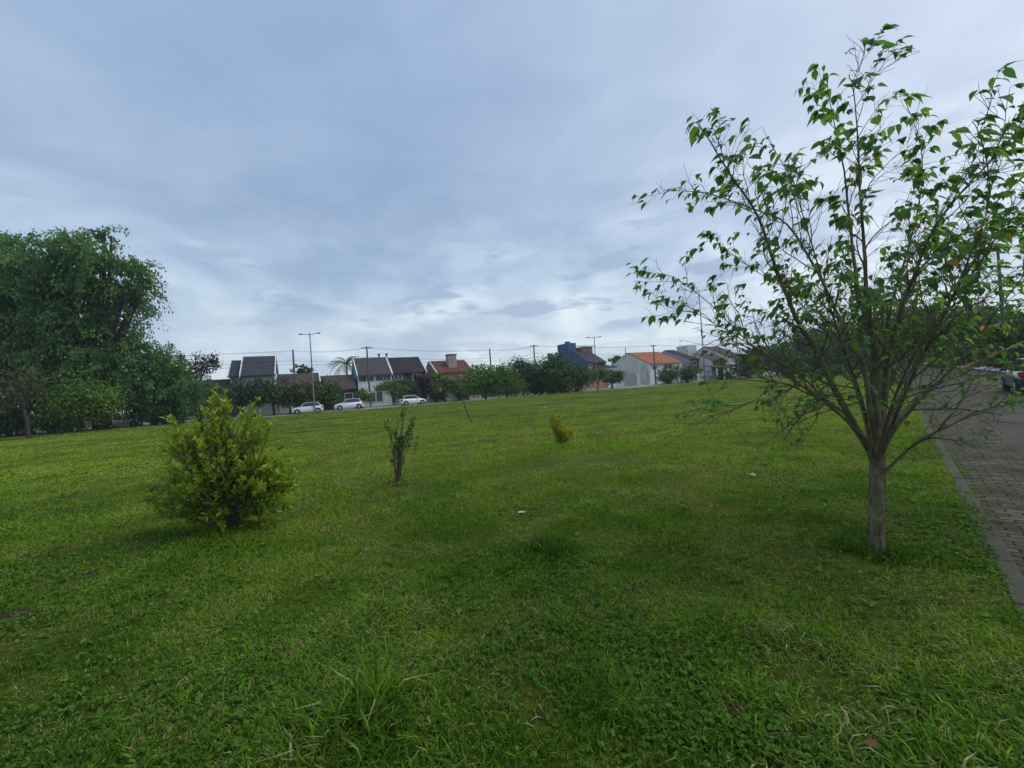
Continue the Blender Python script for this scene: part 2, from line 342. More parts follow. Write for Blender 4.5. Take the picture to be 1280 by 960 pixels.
def strip(x0, x1, e0, e1, seed, wob, n=500):
    xs = np.concatenate([np.linspace(x0, 25, n), np.linspace(25.5, x1, 60)])
    ya = -(e0+np.zeros_like(xs)); yb = -(e1+wob*(fbm(xs*1.3, xs*0+seed, seed)-.5)*2)
    v = [(x, a, 0) for x, a in zip(xs, ya)]+[(x, c, 0) for x, c in zip(xs, yb)]; k = len(xs)
    return MB().add(v, [(i, k+i, k+i+1, i+1) for i in range(k-1)])
roadobj('road', MB().add([(-20, -.0, 0), (-20, -6.4, 0), (160, -6.4, 0), (160, 0, 0)], [(0, 1, 2, 3)]), M['asphalt'], ZR)
roadobj('paved_gutter', strip(-20, 160, 0, .95, 4, .10), M['paving'], ZR+.006)
roadobj('gutter_dirt', strip(-20, 160, 0, .035, 8, .025), M['dirt'], ZR+.012)
# kerb of stones with joints
kb = MB(); x = -12
while x < 150:
    l = .8+random.uniform(-.05, .05) if x < 40 else 3
    dz = random.uniform(-.006, .006)
    kb.box(x+.006, 0, ZR-.1, x+l-.006, KERB_W+random.uniform(-.004, .006), .012+dz); x += l
M['kerb'] = mat('kerb', (.058, .055, .042), .9, 5, .3, .5)
o = roadobj('kerb', kb, M['kerb']); md = o.modifiers.new('b', 'BEVEL'); md.width = .012; md.segments = 2
fk = MB(); fk.box(-20, -6.55, ZR-.1, 150, -6.4, .02); roadobj('far_kerb', fk, M['kerb'])
roadobj('sidewalk', MB().box(-20, -8.4, -.15, 150, -6.55, .015), M['concrete'])
roadobj('verge_ground', MB().box(-20, -60, -.155, 120, -8.4, .0), M['far_ground'])

# far street, its sidewalk
def stobj(name, mb, m):
    o = mb.build(name, m); o.location = SB*SK; o.rotation_euler = (0, 0, math.atan2(SD.y, SD.x)); o['kind'] = 'structure'; return o
M['street'] = mat('street', (.30, .285, .27), .9, .3, .2, .3)
stobj('far_street', MB().add([(-220, -13.5, -.11), (69, -13.5, -.11), (69, -4, -.11), (-220, -4, -.11)], [(0, 1, 2, 3)]), M['street'])
stobj('far_sidewalk', MB().box(-220, -4, -.15, 160, .5, .03), M['concrete'])
stobj('park_kerb', MB().box(-220, -13.62, -.15, 64, -13.5, .02), M['concrete'])
stobj('yard_ground', MB().box(-220, .5, -.155, 160, 60, .0), M['far_ground'])

# ------------------------------------------------------------------ grass (stuff)
soil_spots = []
for (px, py, r) in [(14, 772, .15), (112, 716, .10), (918, 884, .055), (500, 606, .15), (640, 640, .15), (1090, 705, .2)]:
    g = ground(px, py); soil_spots.append((g.x, g.y, r))
tufts = [(450, 905, .50, 2.3), (680, 690, .42, 2.4), (290, 668, .8, 1.9), (1110, 697, .30, 1.8), (500, 600, .4, 1.8), (1060, 680, .5, 1.3), (250, 860, .25, 1.4), (700, 850, .35, 1.5), (330, 820, .3, 1.4), (960, 800, .3, 1.3), (1180, 930, .5, 1.5), (430, 680, .5, 1.4), (80, 900, .3, 1.2),
         (560, 930, .4, 1.7), (380, 960, .5, 1.9), (880, 950, .4, 1.3), (703, 558, .5, 1.8), (1030, 950, .4, 1.4), (770, 560, .9, 1.4)]
tufts = [(ground(a, c).x, ground(a, c).y, r, k) for a, c, r, k in tufts]
def sample_field(n0, rho0, d0, dmax, margin=1.3, dmin=1.15):
    """positions with density rho0 up to d0, falling as 1/d^2 beyond"""
    near = n0(dmin, d0, rho0)
    return near
def positions(rho0, d0, dmin, dmax, margin=1.2, tanh=1.27):
    def cnt(a, b): 
        return
    ds = np.linspace(dmin, dmax, 4000); wd = 2*(tanh*ds+margin); rho = rho0*np.where(ds < d0, 1, (d0/ds)**2)
    pdf = wd*rho; cdf = np.cumsum(pdf)*(ds[1]-ds[0]); n = int(cdf[-1])
    Y = np.interp(rng.random(n)*cdf[-1], cdf, ds); X = (rng.random(n)*2-1)*(tanh*Y+margin)
    # left of the picture the lens reaches the same angle; keep only the lawn
    k = (kerb_dist(X, Y) < -KERB_W+.02+.34*np.clip(fbm(X*1.7, Y*1.7, 66)-.40, 0, .4)*(rng.random(n)**.7)) & (X*SB.x+Y*SB.y < SB_ST-.15)
    return X[k], Y[k]
def soil_mask(X, Y):
    m = np.ones_like(X)
    for a, c, r in soil_spots:
        d = np.hypot(X-a, (Y-c))/r*(1+.5*(vn(X*9, Y*9, 2)-.5)); m *= np.clip((d-.65)/.6, .06, 1)
    return m
def blades(X, Y, wscale, hscale, two, extra_lean=1.0):
    n = len(X); D = np.hypot(X, Y)
    patch = fbm(X*.35, Y*.35, 21); fine = fbm(X*1.6, Y*1.6, 31); big = fbm(X*.08+4, Y*.14, 41)
    tuft = np.zeros(n)
    for a, c, r, k in tufts:
        tuft = np.maximum(tuft, (k-1)*np.exp(-((X-a)**2+(Y-c)**2)/(2*(r*.55)**2)))
    rt = np.clip((fbm(X*2.3, Y*2.3, 77)-.55)*6, 0, 1)*1.0
    dry = np.clip((fbm(X*1.3+5, Y*1.3, 91)-.56)*7, 0, 1)*np.clip(1-tuft, 0, 1)*np.clip(1.2-Y/14, .25, 1)
    h = (.020+.034*rng.random(n)**1.9)*(1+.5*(patch-.5))*(1+1.25*tuft+rt)*(1-.35*dry)*hscale
    straw_p = np.clip(.14+.50*dry+1.3*(fine-.5)+.9*(patch-.5)-.25*tuft+.12*(X < -1)*(Y < 4), .02, .55)
    straw = rng.random(n) < straw_p*.55
    h[straw] *= .75
    wdt = (.0030+.0036*rng.random(n))*(1+.35*tuft)*wscale
    ang = rng.random(n)*2*np.pi
    lean = (.45+1.25*rng.random(n))*extra_lean; lean = np.where(straw, lean+.6, lean); lean = lean/(1+.35*tuft)
    dx, dy = np.cos(ang), np.sin(ang); fa = ang+np.pi/2+rng.normal(0, .5, n); wx, wy = np.cos(fa)*wdt/2, np.sin(fa)*wdt/2
    z0 = lawn_h(X, Y)-.004
    tint = np.clip(.35+.60*(big-.5)+.38*(patch-.5)+.40*(fine-.5)-.07*np.clip(3.2-Y, 0, 1.5)+.5*(fbm(X*.10,Y*.5,63)-.5)*np.clip((Y-8)/10,0,1)+rng.normal(0, 1, n)*np.where(Y > 11, .06, .12)-.10*np.minimum(tuft, 1)+.30*np.clip((Y-3.5)/9, 0, 1)-.08, .0, .70)
    tint = np.where(straw, .78+.22*rng.random(n), tint)
    b0 = np.stack([X-wx, Y-wy, z0], -1); b1 = np.stack([X+wx, Y+wy, z0], -1)
    tip = np.stack([X+dx*h*lean, Y+dy*h*lean, z0+h*np.where(lean > 1.2, .55, .92)], -1)
    if not two:
        V = np.stack([b0, b1, tip], 1).reshape(-1, 3); return V, np.arange(3*n).reshape(-1, 3), tint
    mx, my, mz = X+dx*h*lean*.38, Y+dy*h*lean*.38, z0+h*.62
    m0 = np.stack([mx-wx*.85, my-wy*.85, mz], -1); m1 = np.stack([mx+wx*.85, my+wy*.85, mz], -1)
    V = np.stack([b0, b1, m1, m0, tip], 1).reshape(-1, 3); i = np.arange(n)[:, None]*5
    return V, (i+np.array([[0, 1, 2, 3]]), i+np.array([[3, 2, 4]])), tint
grass_stops = [(0, (.032, .082, .010)), (.2, (.072, .165, .013)), (.4, (.155, .280, .020)), (.6, (.225, .36, .027)), (.72, (.24, .33, .035)), (.78, (.24, .20, .08)), (1, (.42, .36, .20))]
M['grass'] = leafmat('grass', grass_stops, .27, .7, .05, 1.5)
def thin(X, Y): return np.clip(1.25-np.clip((fbm(X*1.3+5, Y*1.3, 91)-.54)*6, 0, .75)-np.clip((vn(X*6, Y*6, 17)-.72)*3, 0, .7), .2, 1)
X, Y = positions(8800, 3.4, 1.15, 11); k = rng.random(len(X)) < soil_mask(X, Y)*thin(X, Y); X, Y = X[k], Y[k]
D = np.hypot(X, Y); ws = np.maximum(1, (D/3.6)**.55)
V, (f4, f3), t = blades(X, Y, ws, 1, True)
gn = link('grass', npmesh('grass', V, [f4, f3], False, np.concatenate([t, t])), M['grass'])
tag(gn, 'short mown lawn grass with longer tufts and dry blades', 'grass', kind='stuff')
nn = len(X)
X, Y = positions(7000, 3.6, 11, 92); D = np.hypot(X, Y)
V, f3, t = blades(X, Y, (D/3.6)**.62*1.9, 1+np.clip((D-11)/60, 0, .9), False)
tag(link('far_grass', npmesh('far_grass', V, [f3], False, t), M['grass']), 'grass of the open lawn stretching to the far street', 'grass', kind='stuff')
print('blades', nn, len(X))
# long blades in the tufts + long strands
XX, YY = [], []
for a, c, r, k in tufts:
    n = int(420*r*k); XX.append(a+rng.normal(0, r*.45, n)); YY.append(c+rng.normal(0, r*.45, n))
X, Y = np.concatenate(XX), np.concatenate(YY); k = (kerb_dist(X, Y) < -KERB_W); X, Y = X[k], Y[k]
V, (f4, f3), t = blades(X, Y, 1.7*np.maximum(1, np.hypot(X, Y)/6), 1.55, True, 1.0)
t = np.where(t > .75, t, t*.8)
tag(link('long_grass', npmesh('long_grass', V, [f4, f3], False, np.concatenate([t, t])), M['grass']), 'clumps of longer darker grass standing in the lawn', 'grass', kind='stuff')
# clover and broad weeds
X, Y = positions(1900, 2.4, 1.15, 8); cl = fbm(X*.7+9, Y*.7, 55); k = (rng.random(len(X)) < np.clip((cl-.45)*4+.3*(X > .2)*(Y < 4), .06, .8)) & (rng.random(len(X)) < soil_mask(X, Y)); X, Y = X[k], Y[k]
n = len(X); r = (.0045+.0055*rng.random(n))*np.maximum(1, (np.hypot(X, Y)/3)**.35); a0 = rng.random(n)*6.28; z = lawn_h(X, Y)+.018+.03*rng.random(n)
Vs, Fs = [], []; tl = []; cnt_ = 0
for q in range(3):
    a = a0+q*2.094; tx, ty = rng.normal(0, .6, n), rng.normal(0, .6, n)
    c_x, c_y = X+np.cos(a)*r*1.05, Y+np.sin(a)*r*1.05
    ring = []
    for s in range(6):
        b_ = a+s*math.pi/3; ox, oy = np.cos(b_)*r, np.sin(b_)*r
        ring.append(np.stack([c_x+ox, c_y+oy, z+tx*ox+ty*oy], -1))
    Vs.append(np.stack(ring, 1).reshape(-1, 3)); Fs.append(np.arange(6*n).reshape(-1, 6)+cnt_); cnt_ += 6*n; tl.append(np.clip(.25+rng.normal(0, .12, n), 0, .6))
M['clover'] = leafmat('clover', [(0, (.028, .080, .008)), (.3, (.062, .155, .014)), (.6, (.13, .25, .025))], .3, .6, .12)
tag(link('clover', npmesh('clover', np.concatenate(Vs), Fs, False, np.concatenate(tl)), M['clover']), 'low clover and small broad leaved weeds among the grass', 'clover', kind='stuff')
# plantain-like broad leaves lying in small rosettes
X, Y = positions(42, 2.6, 1.2, 14); k = fbm(X*.9, Y*.9, 12) > .46; X, Y = X[k], Y[k]; PW, DW, UW, SW, TW = [], [], [], [], []
rw = np.random.default_rng(44); LH = lawn_h(X, Y)
for a_, b_, z_ in zip(X, Y, LH):
    for q in range(int(rw.integers(4, 9))):
        an = rw.random()*6.28; PW.append([a_+rw.normal(0, .01), b_+rw.normal(0, .01), z_+.012+rw.random()*.012]); DW.append([math.cos(an), math.sin(an), .25+.5*rw.random()]); UW.append([rw.normal(0, .25), rw.normal(0, .25), 1]); SW.append((.022+.035*rw.random())*max(1, (np.hypot(a_, b_)/5)**.5)); TW.append(np.clip(.35+rw.normal(0, .18), 0, .75))
weed_args = (PW, DW, UW, SW, np.array(TW))
# weeds in the gutter
n = 7000; tt = rng.random(n)**1.5*16-2; dd = .025+rng.normal(0, .028, n)+.35*(rng.random(n) < .08)*rng.random(n); k = fbm(tt*1.5, tt*0, 5) > .44; tt, dd = tt[k], dd[k]
X = KA.x+KD.x*tt+KN.x*dd; Y = KA.y+KD.y*tt+KN.y*dd
_lh = lawn_h; lawn_h = lambda x, y: np.full_like(x, ZR)
V, (f4, f3), t = blades(X, Y, 1.2, 1.3, True); lawn_h = _lh
tag(link('gutter_weeds', npmesh('gutter_weeds', V, [f4, f3], False, np.concatenate([t, t])), M['grass']), 'small weeds growing along the gutter joint', 'weeds', kind='stuff')
# bare soil
M['soil'] = mat('soil', (.060, .045, .022), .95, 25, .45, 1, c2=(.12, .095, .055), spec=.05); M['ash'] = mat('ash', (.065, .056, .034), .95, 30, .6, 1, c2=(.20, .18, .13), spec=.05)
for (a, c, r), nm, mt, lb in zip(soil_spots[:4], ['soil_patch']*2+['soil_mound']+['soil_patch'], ['ash', 'ash', 'soil', 'soil'],
        ['bare ashy soil patch at the left edge of the lawn', 'smaller bare ashy soil patch left of the citrus bush', 'small brown earth mound in the near right grass', 'bare soil ring at the foot of the thin shrub']):
    n = 26; ringn = 7; v = [(0, 0, r*.10)]; f = []
    for q in range(1, ringn):
        for s in range(n):
            th = s/n*6.283; rr = r*q/(ringn-1)*(1+.3*(random.random()-.5)); v.append((math.cos(th)*rr, math.sin(th)*rr, r*.12*(1-(q/(ringn-1))**2)*(.6+.8*random.random())-.004))
    for s in range(n): f.append((0, 1+s, 1+(s+1) % n))
    for q in range(ringn-2):
        for s in range(n): f.append((1+q*n+s, 1+(q+1)*n+s, 1+(q+1)*n+(s+1) % n, 1+q*n+(s+1) % n))
    o = MB().add(v, f).build(nm, M[mt], smooth=True); o.location = (a, c, float(lawn_h(np.array([a]), np.array([c]))[0])+.006)
    tag(o, lb, 'bare soil', kind='stuff')
# litter and fallen leaves
M['paper'] = mat('paper', (.45, .46, .46), .6, 8, .1, .1); M['dead_leaf'] = mat('dead_leaf', (.16, .06, .03), .7, 20, .3, .3)
def crumple(name, px, py, s, mt, lb, cat, flat=.35):
    g = ground(px, py); v = []; n = 6
    for i in range(n):
        for j in range(n): v.append(((i/(n-1)-.5)*s*1.6+random.uniform(-1, 1)*s*.12, (j/(n-1)-.5)*s+random.uniform(-1, 1)*s*.1, random.uniform(0, 1)*s*flat+.02))
    o = MB().add(v, [(i*n+j, i*n+j+1, (i+1)*n+j+1, (i+1)*n+j) for i in range(n-1) for j in range(n-1)]).build(name, mt)
    sm = o.modifiers.new('s', 'SOLIDIFY'); sm.thickness = .001
    o.location = (g.x, g.y, float(lawn_h(np.array([g.x]), np.array([g.y]))[0])+.015); o.rotation_euler = (0, 0, random.random()*3)
    return tag(o, lb, cat)
crumple('paper_scrap', 653, 639, .065, M['paper'], 'crumpled white paper scrap lying mid lawn', 'litter')
crumple('paper_scrap', 941, 599, .06, M['paper'], 'small pale paper scrap left of the near tree trunk', 'litter')
crumple('paper_scrap', 682, 509, .16, M['paper'], 'tiny white scrap far out by the yellow shrub', 'litter')
def dead_leaf(px, py, s, lb):
    g = ground(px, py); v = []; f = []
    for k, (x, wd) in enumerate([(0, .02), (.25, .22), (.55, .26), (.8, .14), (1, .01)]):
        z = .12*math.sin(x*3)+.02
        v += [(x*s, -wd*s, (z+.14*wd/.26)*s), (x*s, 0, z*s), (x*s, wd*s, (z+.2*wd/.26)*s)]
    for k in range(4): f += [(3*k, 3*k+1, 3*k+4, 3*k+3), (3*k+1, 3*k+2, 3*k+5, 3*k+4)]
    o = MB().add(v, f).build('fallen_leaf', M['dead_leaf'], smooth=True); o.location = (g.x, g.y, .035+float(lawn_h(np.array([g.x]), np.array([g.y]))[0])); o.rotation_euler = (.2, .3, random.random()*6)
    tag(o, lb, 'fallen leaf', 'brown fallen leaves in the grass')
dead_leaf(964, 778, .07, 'curled brown fallen leaf right of the middle, farthest of the three')
dead_leaf(884, 864, .05, 'small brown fallen leaf beside the earth mound')
dead_leaf(1078, 930, .075, 'large brown fallen leaf near the bottom right')

# ------------------------------------------------------------------ leaves
def leaf_template(kind):
    if kind == 'heart': st = [(0, 0), (.10, .22), (.32, .30), (.6, .22), (.84, .08), (1, 0)]; droop = .32; fold = .25
    elif kind == 'citrus': st = [(0, 0), (.22, .17), (.5, .23), (.78, .15), (1, 0)]; droop = .10; fold = .35
    else: st = [(0, 0), (.5, .16), (1, 0)]; droop = .1; fold = .2
    n = len(st); mid = [(x, 0, -droop*x*x) for x, _ in st]; s1 = [(x-.02, w_, -droop*x*x+fold*w_) for x, w_ in st[1:-1]]; s2 = [(x-.02, -w_, -droop*x*x+fold*w_) for x, w_ in st[1:-1]]
    if kind == 'heart': s1[0] = (-.03, .18, .03); s2[0] = (-.03, -.18, .03)
    V = np.array(mid+s1+s2); a, c = n, n+n-2; quads, tris = [], []
    tris += [(0, 1, a), (n-2, n-1, a+n-3)]; tris += [(0, c, 1), (n-2, c+n-3, n-1)]
    for i in range(n-3): quads += [(i+1, i+2, a+i+1, a+i), (i+1, c+i, c+i+1, i+2)]
    return V, np.array(quads, int).reshape(-1, 4), np.array(tris, int)
def leaves_mesh(name, P, Dr, Up, size, tint, kind, mat_, parent):
    """P base points, Dr length direction, Up approximate normal"""
    P = np.asarray(P); Dr = np.asarray(Dr); Up = np.asarray(Up); n = len(P)
    Dr = Dr/np.linalg.norm(Dr, axis=1)[:, None]; Sx = np.cross(Up, Dr); Sx /= np.linalg.norm(Sx, axis=1)[:, None]+1e-9; Nn = np.cross(Dr, Sx)
    T, q, t3 = leaf_template(kind); size = np.asarray(size); rz = np.random.default_rng(n).uniform(.2, 1.5, n)[:, None, None]; rw_ = np.random.default_rng(n+1).uniform(.75, 1.2, n)[:, None, None]
    V = P[:, None]+size[:, None, None]*(T[None, :, 0:1]*Dr[:, None]+T[None, :, 1:2]*rw_*Sx[:, None]+T[None, :, 2:3]*rz*Nn[:, None])
    k = len(T); off = (np.arange(n)*k)[:, None, None]
    f = []; tn = []
    if len(q): f.append((q[None]+off).reshape(-1, 4)); tn.append(np.repeat(tint, len(q)))
    f.append((t3[None]+off).reshape(-1, 3)); tn.append(np.repeat(tint, len(t3)))
    return link(name, npmesh(name, V.reshape(-1, 3), f, True, np.concatenate(tn)), mat_, parent)
tag(leaves_mesh('broad_weeds', *weed_args, 'citrus', M['clover'], None), 'flat broad leaved weeds scattered through the lawn', 'weeds', kind='stuff')
def unit(v): return v/(np.linalg.norm(v)+1e-9)
def wood_mat(name, c, c2, sc_=18):
    m, nt, b, o = newmat(name); L = nt.links.new
    tc = N(nt, 'ShaderNodeTexCoord'); mp = N(nt, 'ShaderNodeMapping'); mp.inputs['Scale'].default_value = (1, 1, .3); L(tc.outputs['Object'], mp.inputs[0])
    n = N(nt, 'ShaderNodeTexNoise', Scale=sc_, Detail=8, Roughness=.7); L(mp.outputs[0], n.inputs[0])
    n2 = N(nt, 'ShaderNodeTexNoise', Scale=sc_*.4, Detail=4, Roughness=.6); L(tc.outputs['Object'], n2.inputs[0])
    r = ramp(nt, [(.34, sc(c, .35)), (.5, c), (.66, sc(c, 1.9))]); L(n.outputs[0], r.inputs[0])
    r2 = ramp(nt, [(.5, (0, 0, 0)), (.62, (.8, .8, .8))]); L(n2.outputs[0], r2.inputs[0])
    mm = N(nt, 'ShaderNodeMix', data_type='RGBA'); L(r2.outputs[0], mm.inputs[0]); L(r.outputs[0], mm.inputs[6]); mm.inputs[7].default_value = (*c2, 1); L(mm.outputs[2], b.inputs[0])
    bp = N(nt, 'ShaderNodeBump', Strength=1, Distance=.025); L(n.outputs[0], bp.inputs['Height']); L(bp.outputs[0], b.inputs['Normal']); b.inputs['Roughness'].default_value = .9
    b.inputs['Specular IOR Level'].default_value = .2
    return m
M['bark'] = wood_mat('bark', (.14, .12, .072), (.15, .17, .08)); M['bark_far'] = mat('bark_far', (.05, .04, .03), .95, 3, .3, .3)
M['twig'] = mat('twig', (.12, .095, .07), .8, 12, .3, .2)
# ------------------------------------------------------------------ the near tree
g = ground(1097, 692); TD = g.y
tree = empty('mulberry_tree', g, 'slender multi-stemmed tree with sparse drooping leaves by the right kerb', 'tree')
gi = Vector(g)
def tp(px, py, dD=0): return np.array(at(px, py, TD+dD)-gi)
trunk = TubeSet()
tpts = [tp(1097, 697), tp(1096, 680), tp(1095, 650), tp(1095, 615), tp(1096, 585), tp(1096, 560)]
P = smooth_path(tpts, 14); rr = np.interp(np.linspace(0, 1, len(P)), [0, .06, .14, .3, .75, 1], [.104, .072, .060, .054, .051, .060])
trunk.add(P, rr, 28); Vt = trunk.V[0]; ct_ = np.repeat(P, 28, axis=0); dv = Vt-ct_; an_ = np.arctan2(dv[:, 1], dv[:, 0])
nz = (fbm(an_*2.2+9, ct_[:, 2]*9, 3, 4)-.5)*.22+(vn(an_*1.5+4, ct_[:, 2]*3.5, 8)-.5)*.16+.10*np.sin(an_*4+1.3)*np.clip(1-ct_[:, 2]/.16, 0, 1)
for zk, ak in ((.30, -1.9), (.52, -.6), (.68, -2.4)):
    nz += .20*np.exp(-(((ct_[:, 2]-zk)/.022)**2+((np.angle(np.exp(1j*(an_-ak))))/.35)**2))
trunk.V[0] = ct_+dv*(1+nz)[:, None]; trunk.build('trunk', M['bark'], tree)
limbs = [  # polyline (px,py,dD), r0, r1, leafiness
 ([(1092,575,0),(1086,560,-.02),(1071,536,-.05),(1053,503,-.1),(1032,460,-.18),(1016,425,-.22),(999,398,-.28),(975,335,-.35),(952,264,-.4),(920,215,-.45),(892,172,-.45),(874,145,-.45)], .046, .005, 1),
 ([(1094,572,.02),(1088,520,.05),(1078,455,.1),(1050,400,.2),(1022,342,.3),(983,282,.4),(940,262,.45),(885,246,.5),(830,240,.5)], .034, .004, 1),
 ([(1095,572,.0),(1092,500,.1),(1088,430,.2),(1073,370,.3),(1064,310,.35),(1056,240,.4),(1047,190,.4),(1035,135,.45),(1027,95,.45)], .042, .004, 1),
 ([(1098,572,-.02),(1096,500,-.08),(1092,430,-.15),(1085,370,-.2),(1083,310,-.25),(1078,240,-.3),(1075,170,-.35),(1072,120,-.4),(1068,90,-.4)], .044, .004, 1),
 ([(1099,570,0),(1103,510,-.05),(1110,450,-.15),(1124,395,-.3),(1144,345,-.4),(1166,290,-.5),(1198,245,-.6),(1240,200,-.7),(1270,165,-.75),(1288,120,-.8)], .038, .004, .8),
 ([(1101,560,.02),(1108,480,.1),(1118,400,.2),(1143,345,.3),(1176,312,.4),(1205,292,.5),(1245,285,.6),(1300,262,.6)], .034, .006, .85),
 ([(1101,568,0),(1112,542,.0),(1140,506,.05),(1165,484,.1),(1202,462,.15),(1250,440,.2),(1300,418,.3),(1370,395,.4)], .040, .010, 1.1),
 ([(1103,566,-.04),(1118,536,-.1),(1150,500,-.15),(1180,470,-.2),(1215,430,-.3),(1250,380,-.4),(1290,330,-.5)], .026, .005, 1),
 ([(1103,592,-.05),(1122,574,-.12),(1150,549,-.2),(1190,530,-.3),(1230,510,-.35),(1285,496,-.4)], .018, .004, .7),
 ([(1088,556,-.03),(1072,540,-.1),(1040,508,-.2),(1000,470,-.3),(950,442,-.4),(905,415,-.5),(862,396,-.5),(832,408,-.5)], .016, .003, 1),
 ([(1085,550,.03),(1058,524,.1),(1020,495,.2),(985,468,.3),(940,430,.5),(890,380,.6),(845,345,.6),(812,338,.6)], .018, .003, 1),
 ([(1070,530,.02),(1040,505,-.1),(1010,492,-.3),(985,480,-.45),(965,482,-.55),(945,498,-.65),(915,505,-.7),(885,497,-.7)], .013, .006, .5),
 ([(1096,570,.04),(1100,500,.3),(1104,440,.6),(1115,380,.8),(1135,310,.9),(1150,240,.95),(1150,180,1.0),(1130,125,1.0)], .030, .004, .9),
 ([(1092,570,-.04),(1080,510,-.3),(1060,450,-.6),(1040,390,-.8),(1020,320,-.9),(1000,250,-.95),(985,190,-1.0)], .022, .003, .8),
 ([(1092,570,.04),(1075,500,.3),(1050,440,.6),(1020,400,.8),(985,360,.9),(940,330,1.),(900,300,1.)], .024, .003, 1),
 ([(1099,575,.02),(1115,520,.3),(1140,470,.6),(1175,430,.8),(1215,390,1.),(1255,350,1.1),(1300,320,1.1)], .026, .004, .8),
 ([(1097,575,-.05),(1108,530,-.3),(1125,480,-.5),(1150,430,-.7),(1185,380,-.8),(1225,330,-.9),(1260,270,-.9)], .020, .003, .8),
 ([(1102,566,-.02),(1120,520,-.25),(1150,450,-.5),(1185,380,-.75),(1215,310,-.95),(1236,245,-.95),(1232,190,-1.0),(1215,145,-1.0)], .022, .003, .8),
 ([(1100,566,.04),(1125,480,.2),(1165,400,.35),(1215,330,.5),(1262,262,.6),(1310,190,.6)], .024, .003, .9),
 ([(1098,570,.06),(1108,500,.5),(1120,430,.9),(1150,370,1.3),(1195,320,1.5),(1260,290,1.6)], .022, .003, 1.),
]
LP, LDr, LU, LS, LT = [], [], [], [], []; petiole = TubeSet()
rnd = np.random.default_rng(5)
def add_leaf(p, outd, big=1.0):
    az = rnd.normal(0, .8); c, s = math.cos(az), math.sin(az)
    h = np.array([outd[0]*c-outd[1]*s, outd[0]*s+outd[1]*c, 0]); h = unit(h+rnd.normal(0, .15, 3)*[1, 1, 0])
    d = unit(h+np.array([0, 0, -abs(rnd.normal(.45, .45))]))
    up = unit(np.array([0, 0, 1])+h*.3+rnd.normal(0, .28, 3))
    pl = .018+.02*rnd.random(); q = p+unit(h+[0, 0, .3])*pl
    petiole.add([p, (p+q)/2+[0, 0, .003], q], .0011, 3)
    LP.append(q); LDr.append(d); LU.append(up); LS.append((.040+.036*rnd.random())*rnd.uniform(.75, 1.25)*(.74+.62*min(1, max(0, (q[2]-1.2)/2.2)))*big*(1.25 if rnd.random() < .15 else 1)); 
    t = np.clip(.38+rnd.normal(0, .22), 0, .83); 
    if rnd.random() < .012: t = .9+.1*rnd.random()
    LT.append(t)
def twig(bs, p0, d0, length, r0, level, leafy, centre):
    n = max(4, int(length/.055)); p = p0.copy(); d = unit(d0); pts = [p.copy()]; st = length/n
    bend = rnd.normal(0, .06, 3)
    for k in range(n):
        d = unit(d+bend+rnd.normal(0, .11, 3)+np.array([0, 0, .035 if level < 3 else .0])); p = p+d*st; pts.append(p.copy())
    rads = np.linspace(r0, max(.0012, r0*.3), len(pts)); bs.add(pts, rads, 5 if r0 > .005 else 3)
    out = unit((p-centre)*[1, 1, 0]+rnd.normal(0, .1, 3)*[1, 1, 0])
    if level < 3:
        m = int(length/.115)+1
        for k in range(m):
            t = .2+.75*(k+rnd.random())/m; idx = min(int(t*n), n-1); q = pts[idx]; dd = unit(pts[idx+1]-pts[idx])
            side = unit(np.cross(dd, rnd.normal(0, 1, 3))); nd = unit(dd*.85+side*.75+[0, 0, .12])
            twig(bs, q, nd, length*(.32+.3*rnd.random()), max(.0016, rads[idx]*.6), level+1, leafy, centre)
    if rnd.random() < .56*leafy:
        nl = int(rnd.integers(3, 7)*min(1.3, leafy)) if level < 3 else int(rnd.integers(1, 5)*min(1.2, leafy))
        for k in range(nl):
            idx = min(len(pts)-1, int(len(pts)*(1-.42*rnd.random()**1.3))); add_leaf(pts[idx], out)
        if level <= 2: add_leaf(pts[-1], out, .7); add_leaf(pts[-1], out, .55)
crown_c = tp(1085, 420, 0)
for li, (pl, r0, r1, leafy) in enumerate(limbs):
    bs = TubeSet(); P = smooth_path([tp(*q) for q in pl], 4)
    P = P+np.cumsum(rnd.normal(0, .0035, P.shape), 0)*np.linspace(0, 1, len(P))[:, None]
    s = np.concatenate([[0], np.cumsum(np.linalg.norm(np.diff(P, axis=0), axis=1))]); T = s/s[-1]
    rad = (r1+(r0-r1)*(1-T)**1.35)*.70; bs.add(P, rad, 10 if r0 > .03 else 7)
    x = s[-1]*.24
    while x < s[-1]*.98:
        t = x/s[-1]; p = np.array([np.interp(x, s, P[:, c]) for c in range(3)]); i0 = min(np.searchsorted(s, x), len(P)-2); dd = unit(P[i0+1]-P[i0-1] if i0 > 0 else P[1]-P[0])
        side = unit(np.cross(dd, rnd.normal(0, 1, 3))); og = unit(p-crown_c)
        nd = unit(dd*.8+side*.75+og*.25+np.array([0, 0, .25]))
        ln = (.62-.30*t)*(.55+.7*rnd.random())
        low = .86 if p[2] < 2.0 else .88
        twig(bs, p, nd, ln, max(.0028, .0075*(1-t)+.0025), 1+(rnd.random() < .25), leafy*low, crown_c)
        x += rnd.uniform(.065, .14)
    out = unit((P[-1]-crown_c)*[1, 1, 0])
    for k in range(9): add_leaf(P[-1-int(rnd.random()*5)], out, 1.15)
    bs.build('branch', M['bark'] if r0 > .02 else M['twig'], tree)
print('mulberry leaves', len(LP))
M['mulberry_leaf'] = leafmat('mulberry_leaf', [(0, (.036, .11, .036)), (.3, (.060, .165, .042)), (.6, (.11, .24, .045)), (.84, (.17, .30, .05)), (.88, (.32, .30, .05)), (1, (.26, .13, .04))], .5, .6, .12, 1.8)
cr = leaves_mesh('crown', LP, LDr, LU, LS, np.array(LT), 'heart', M['mulberry_leaf'], tree)
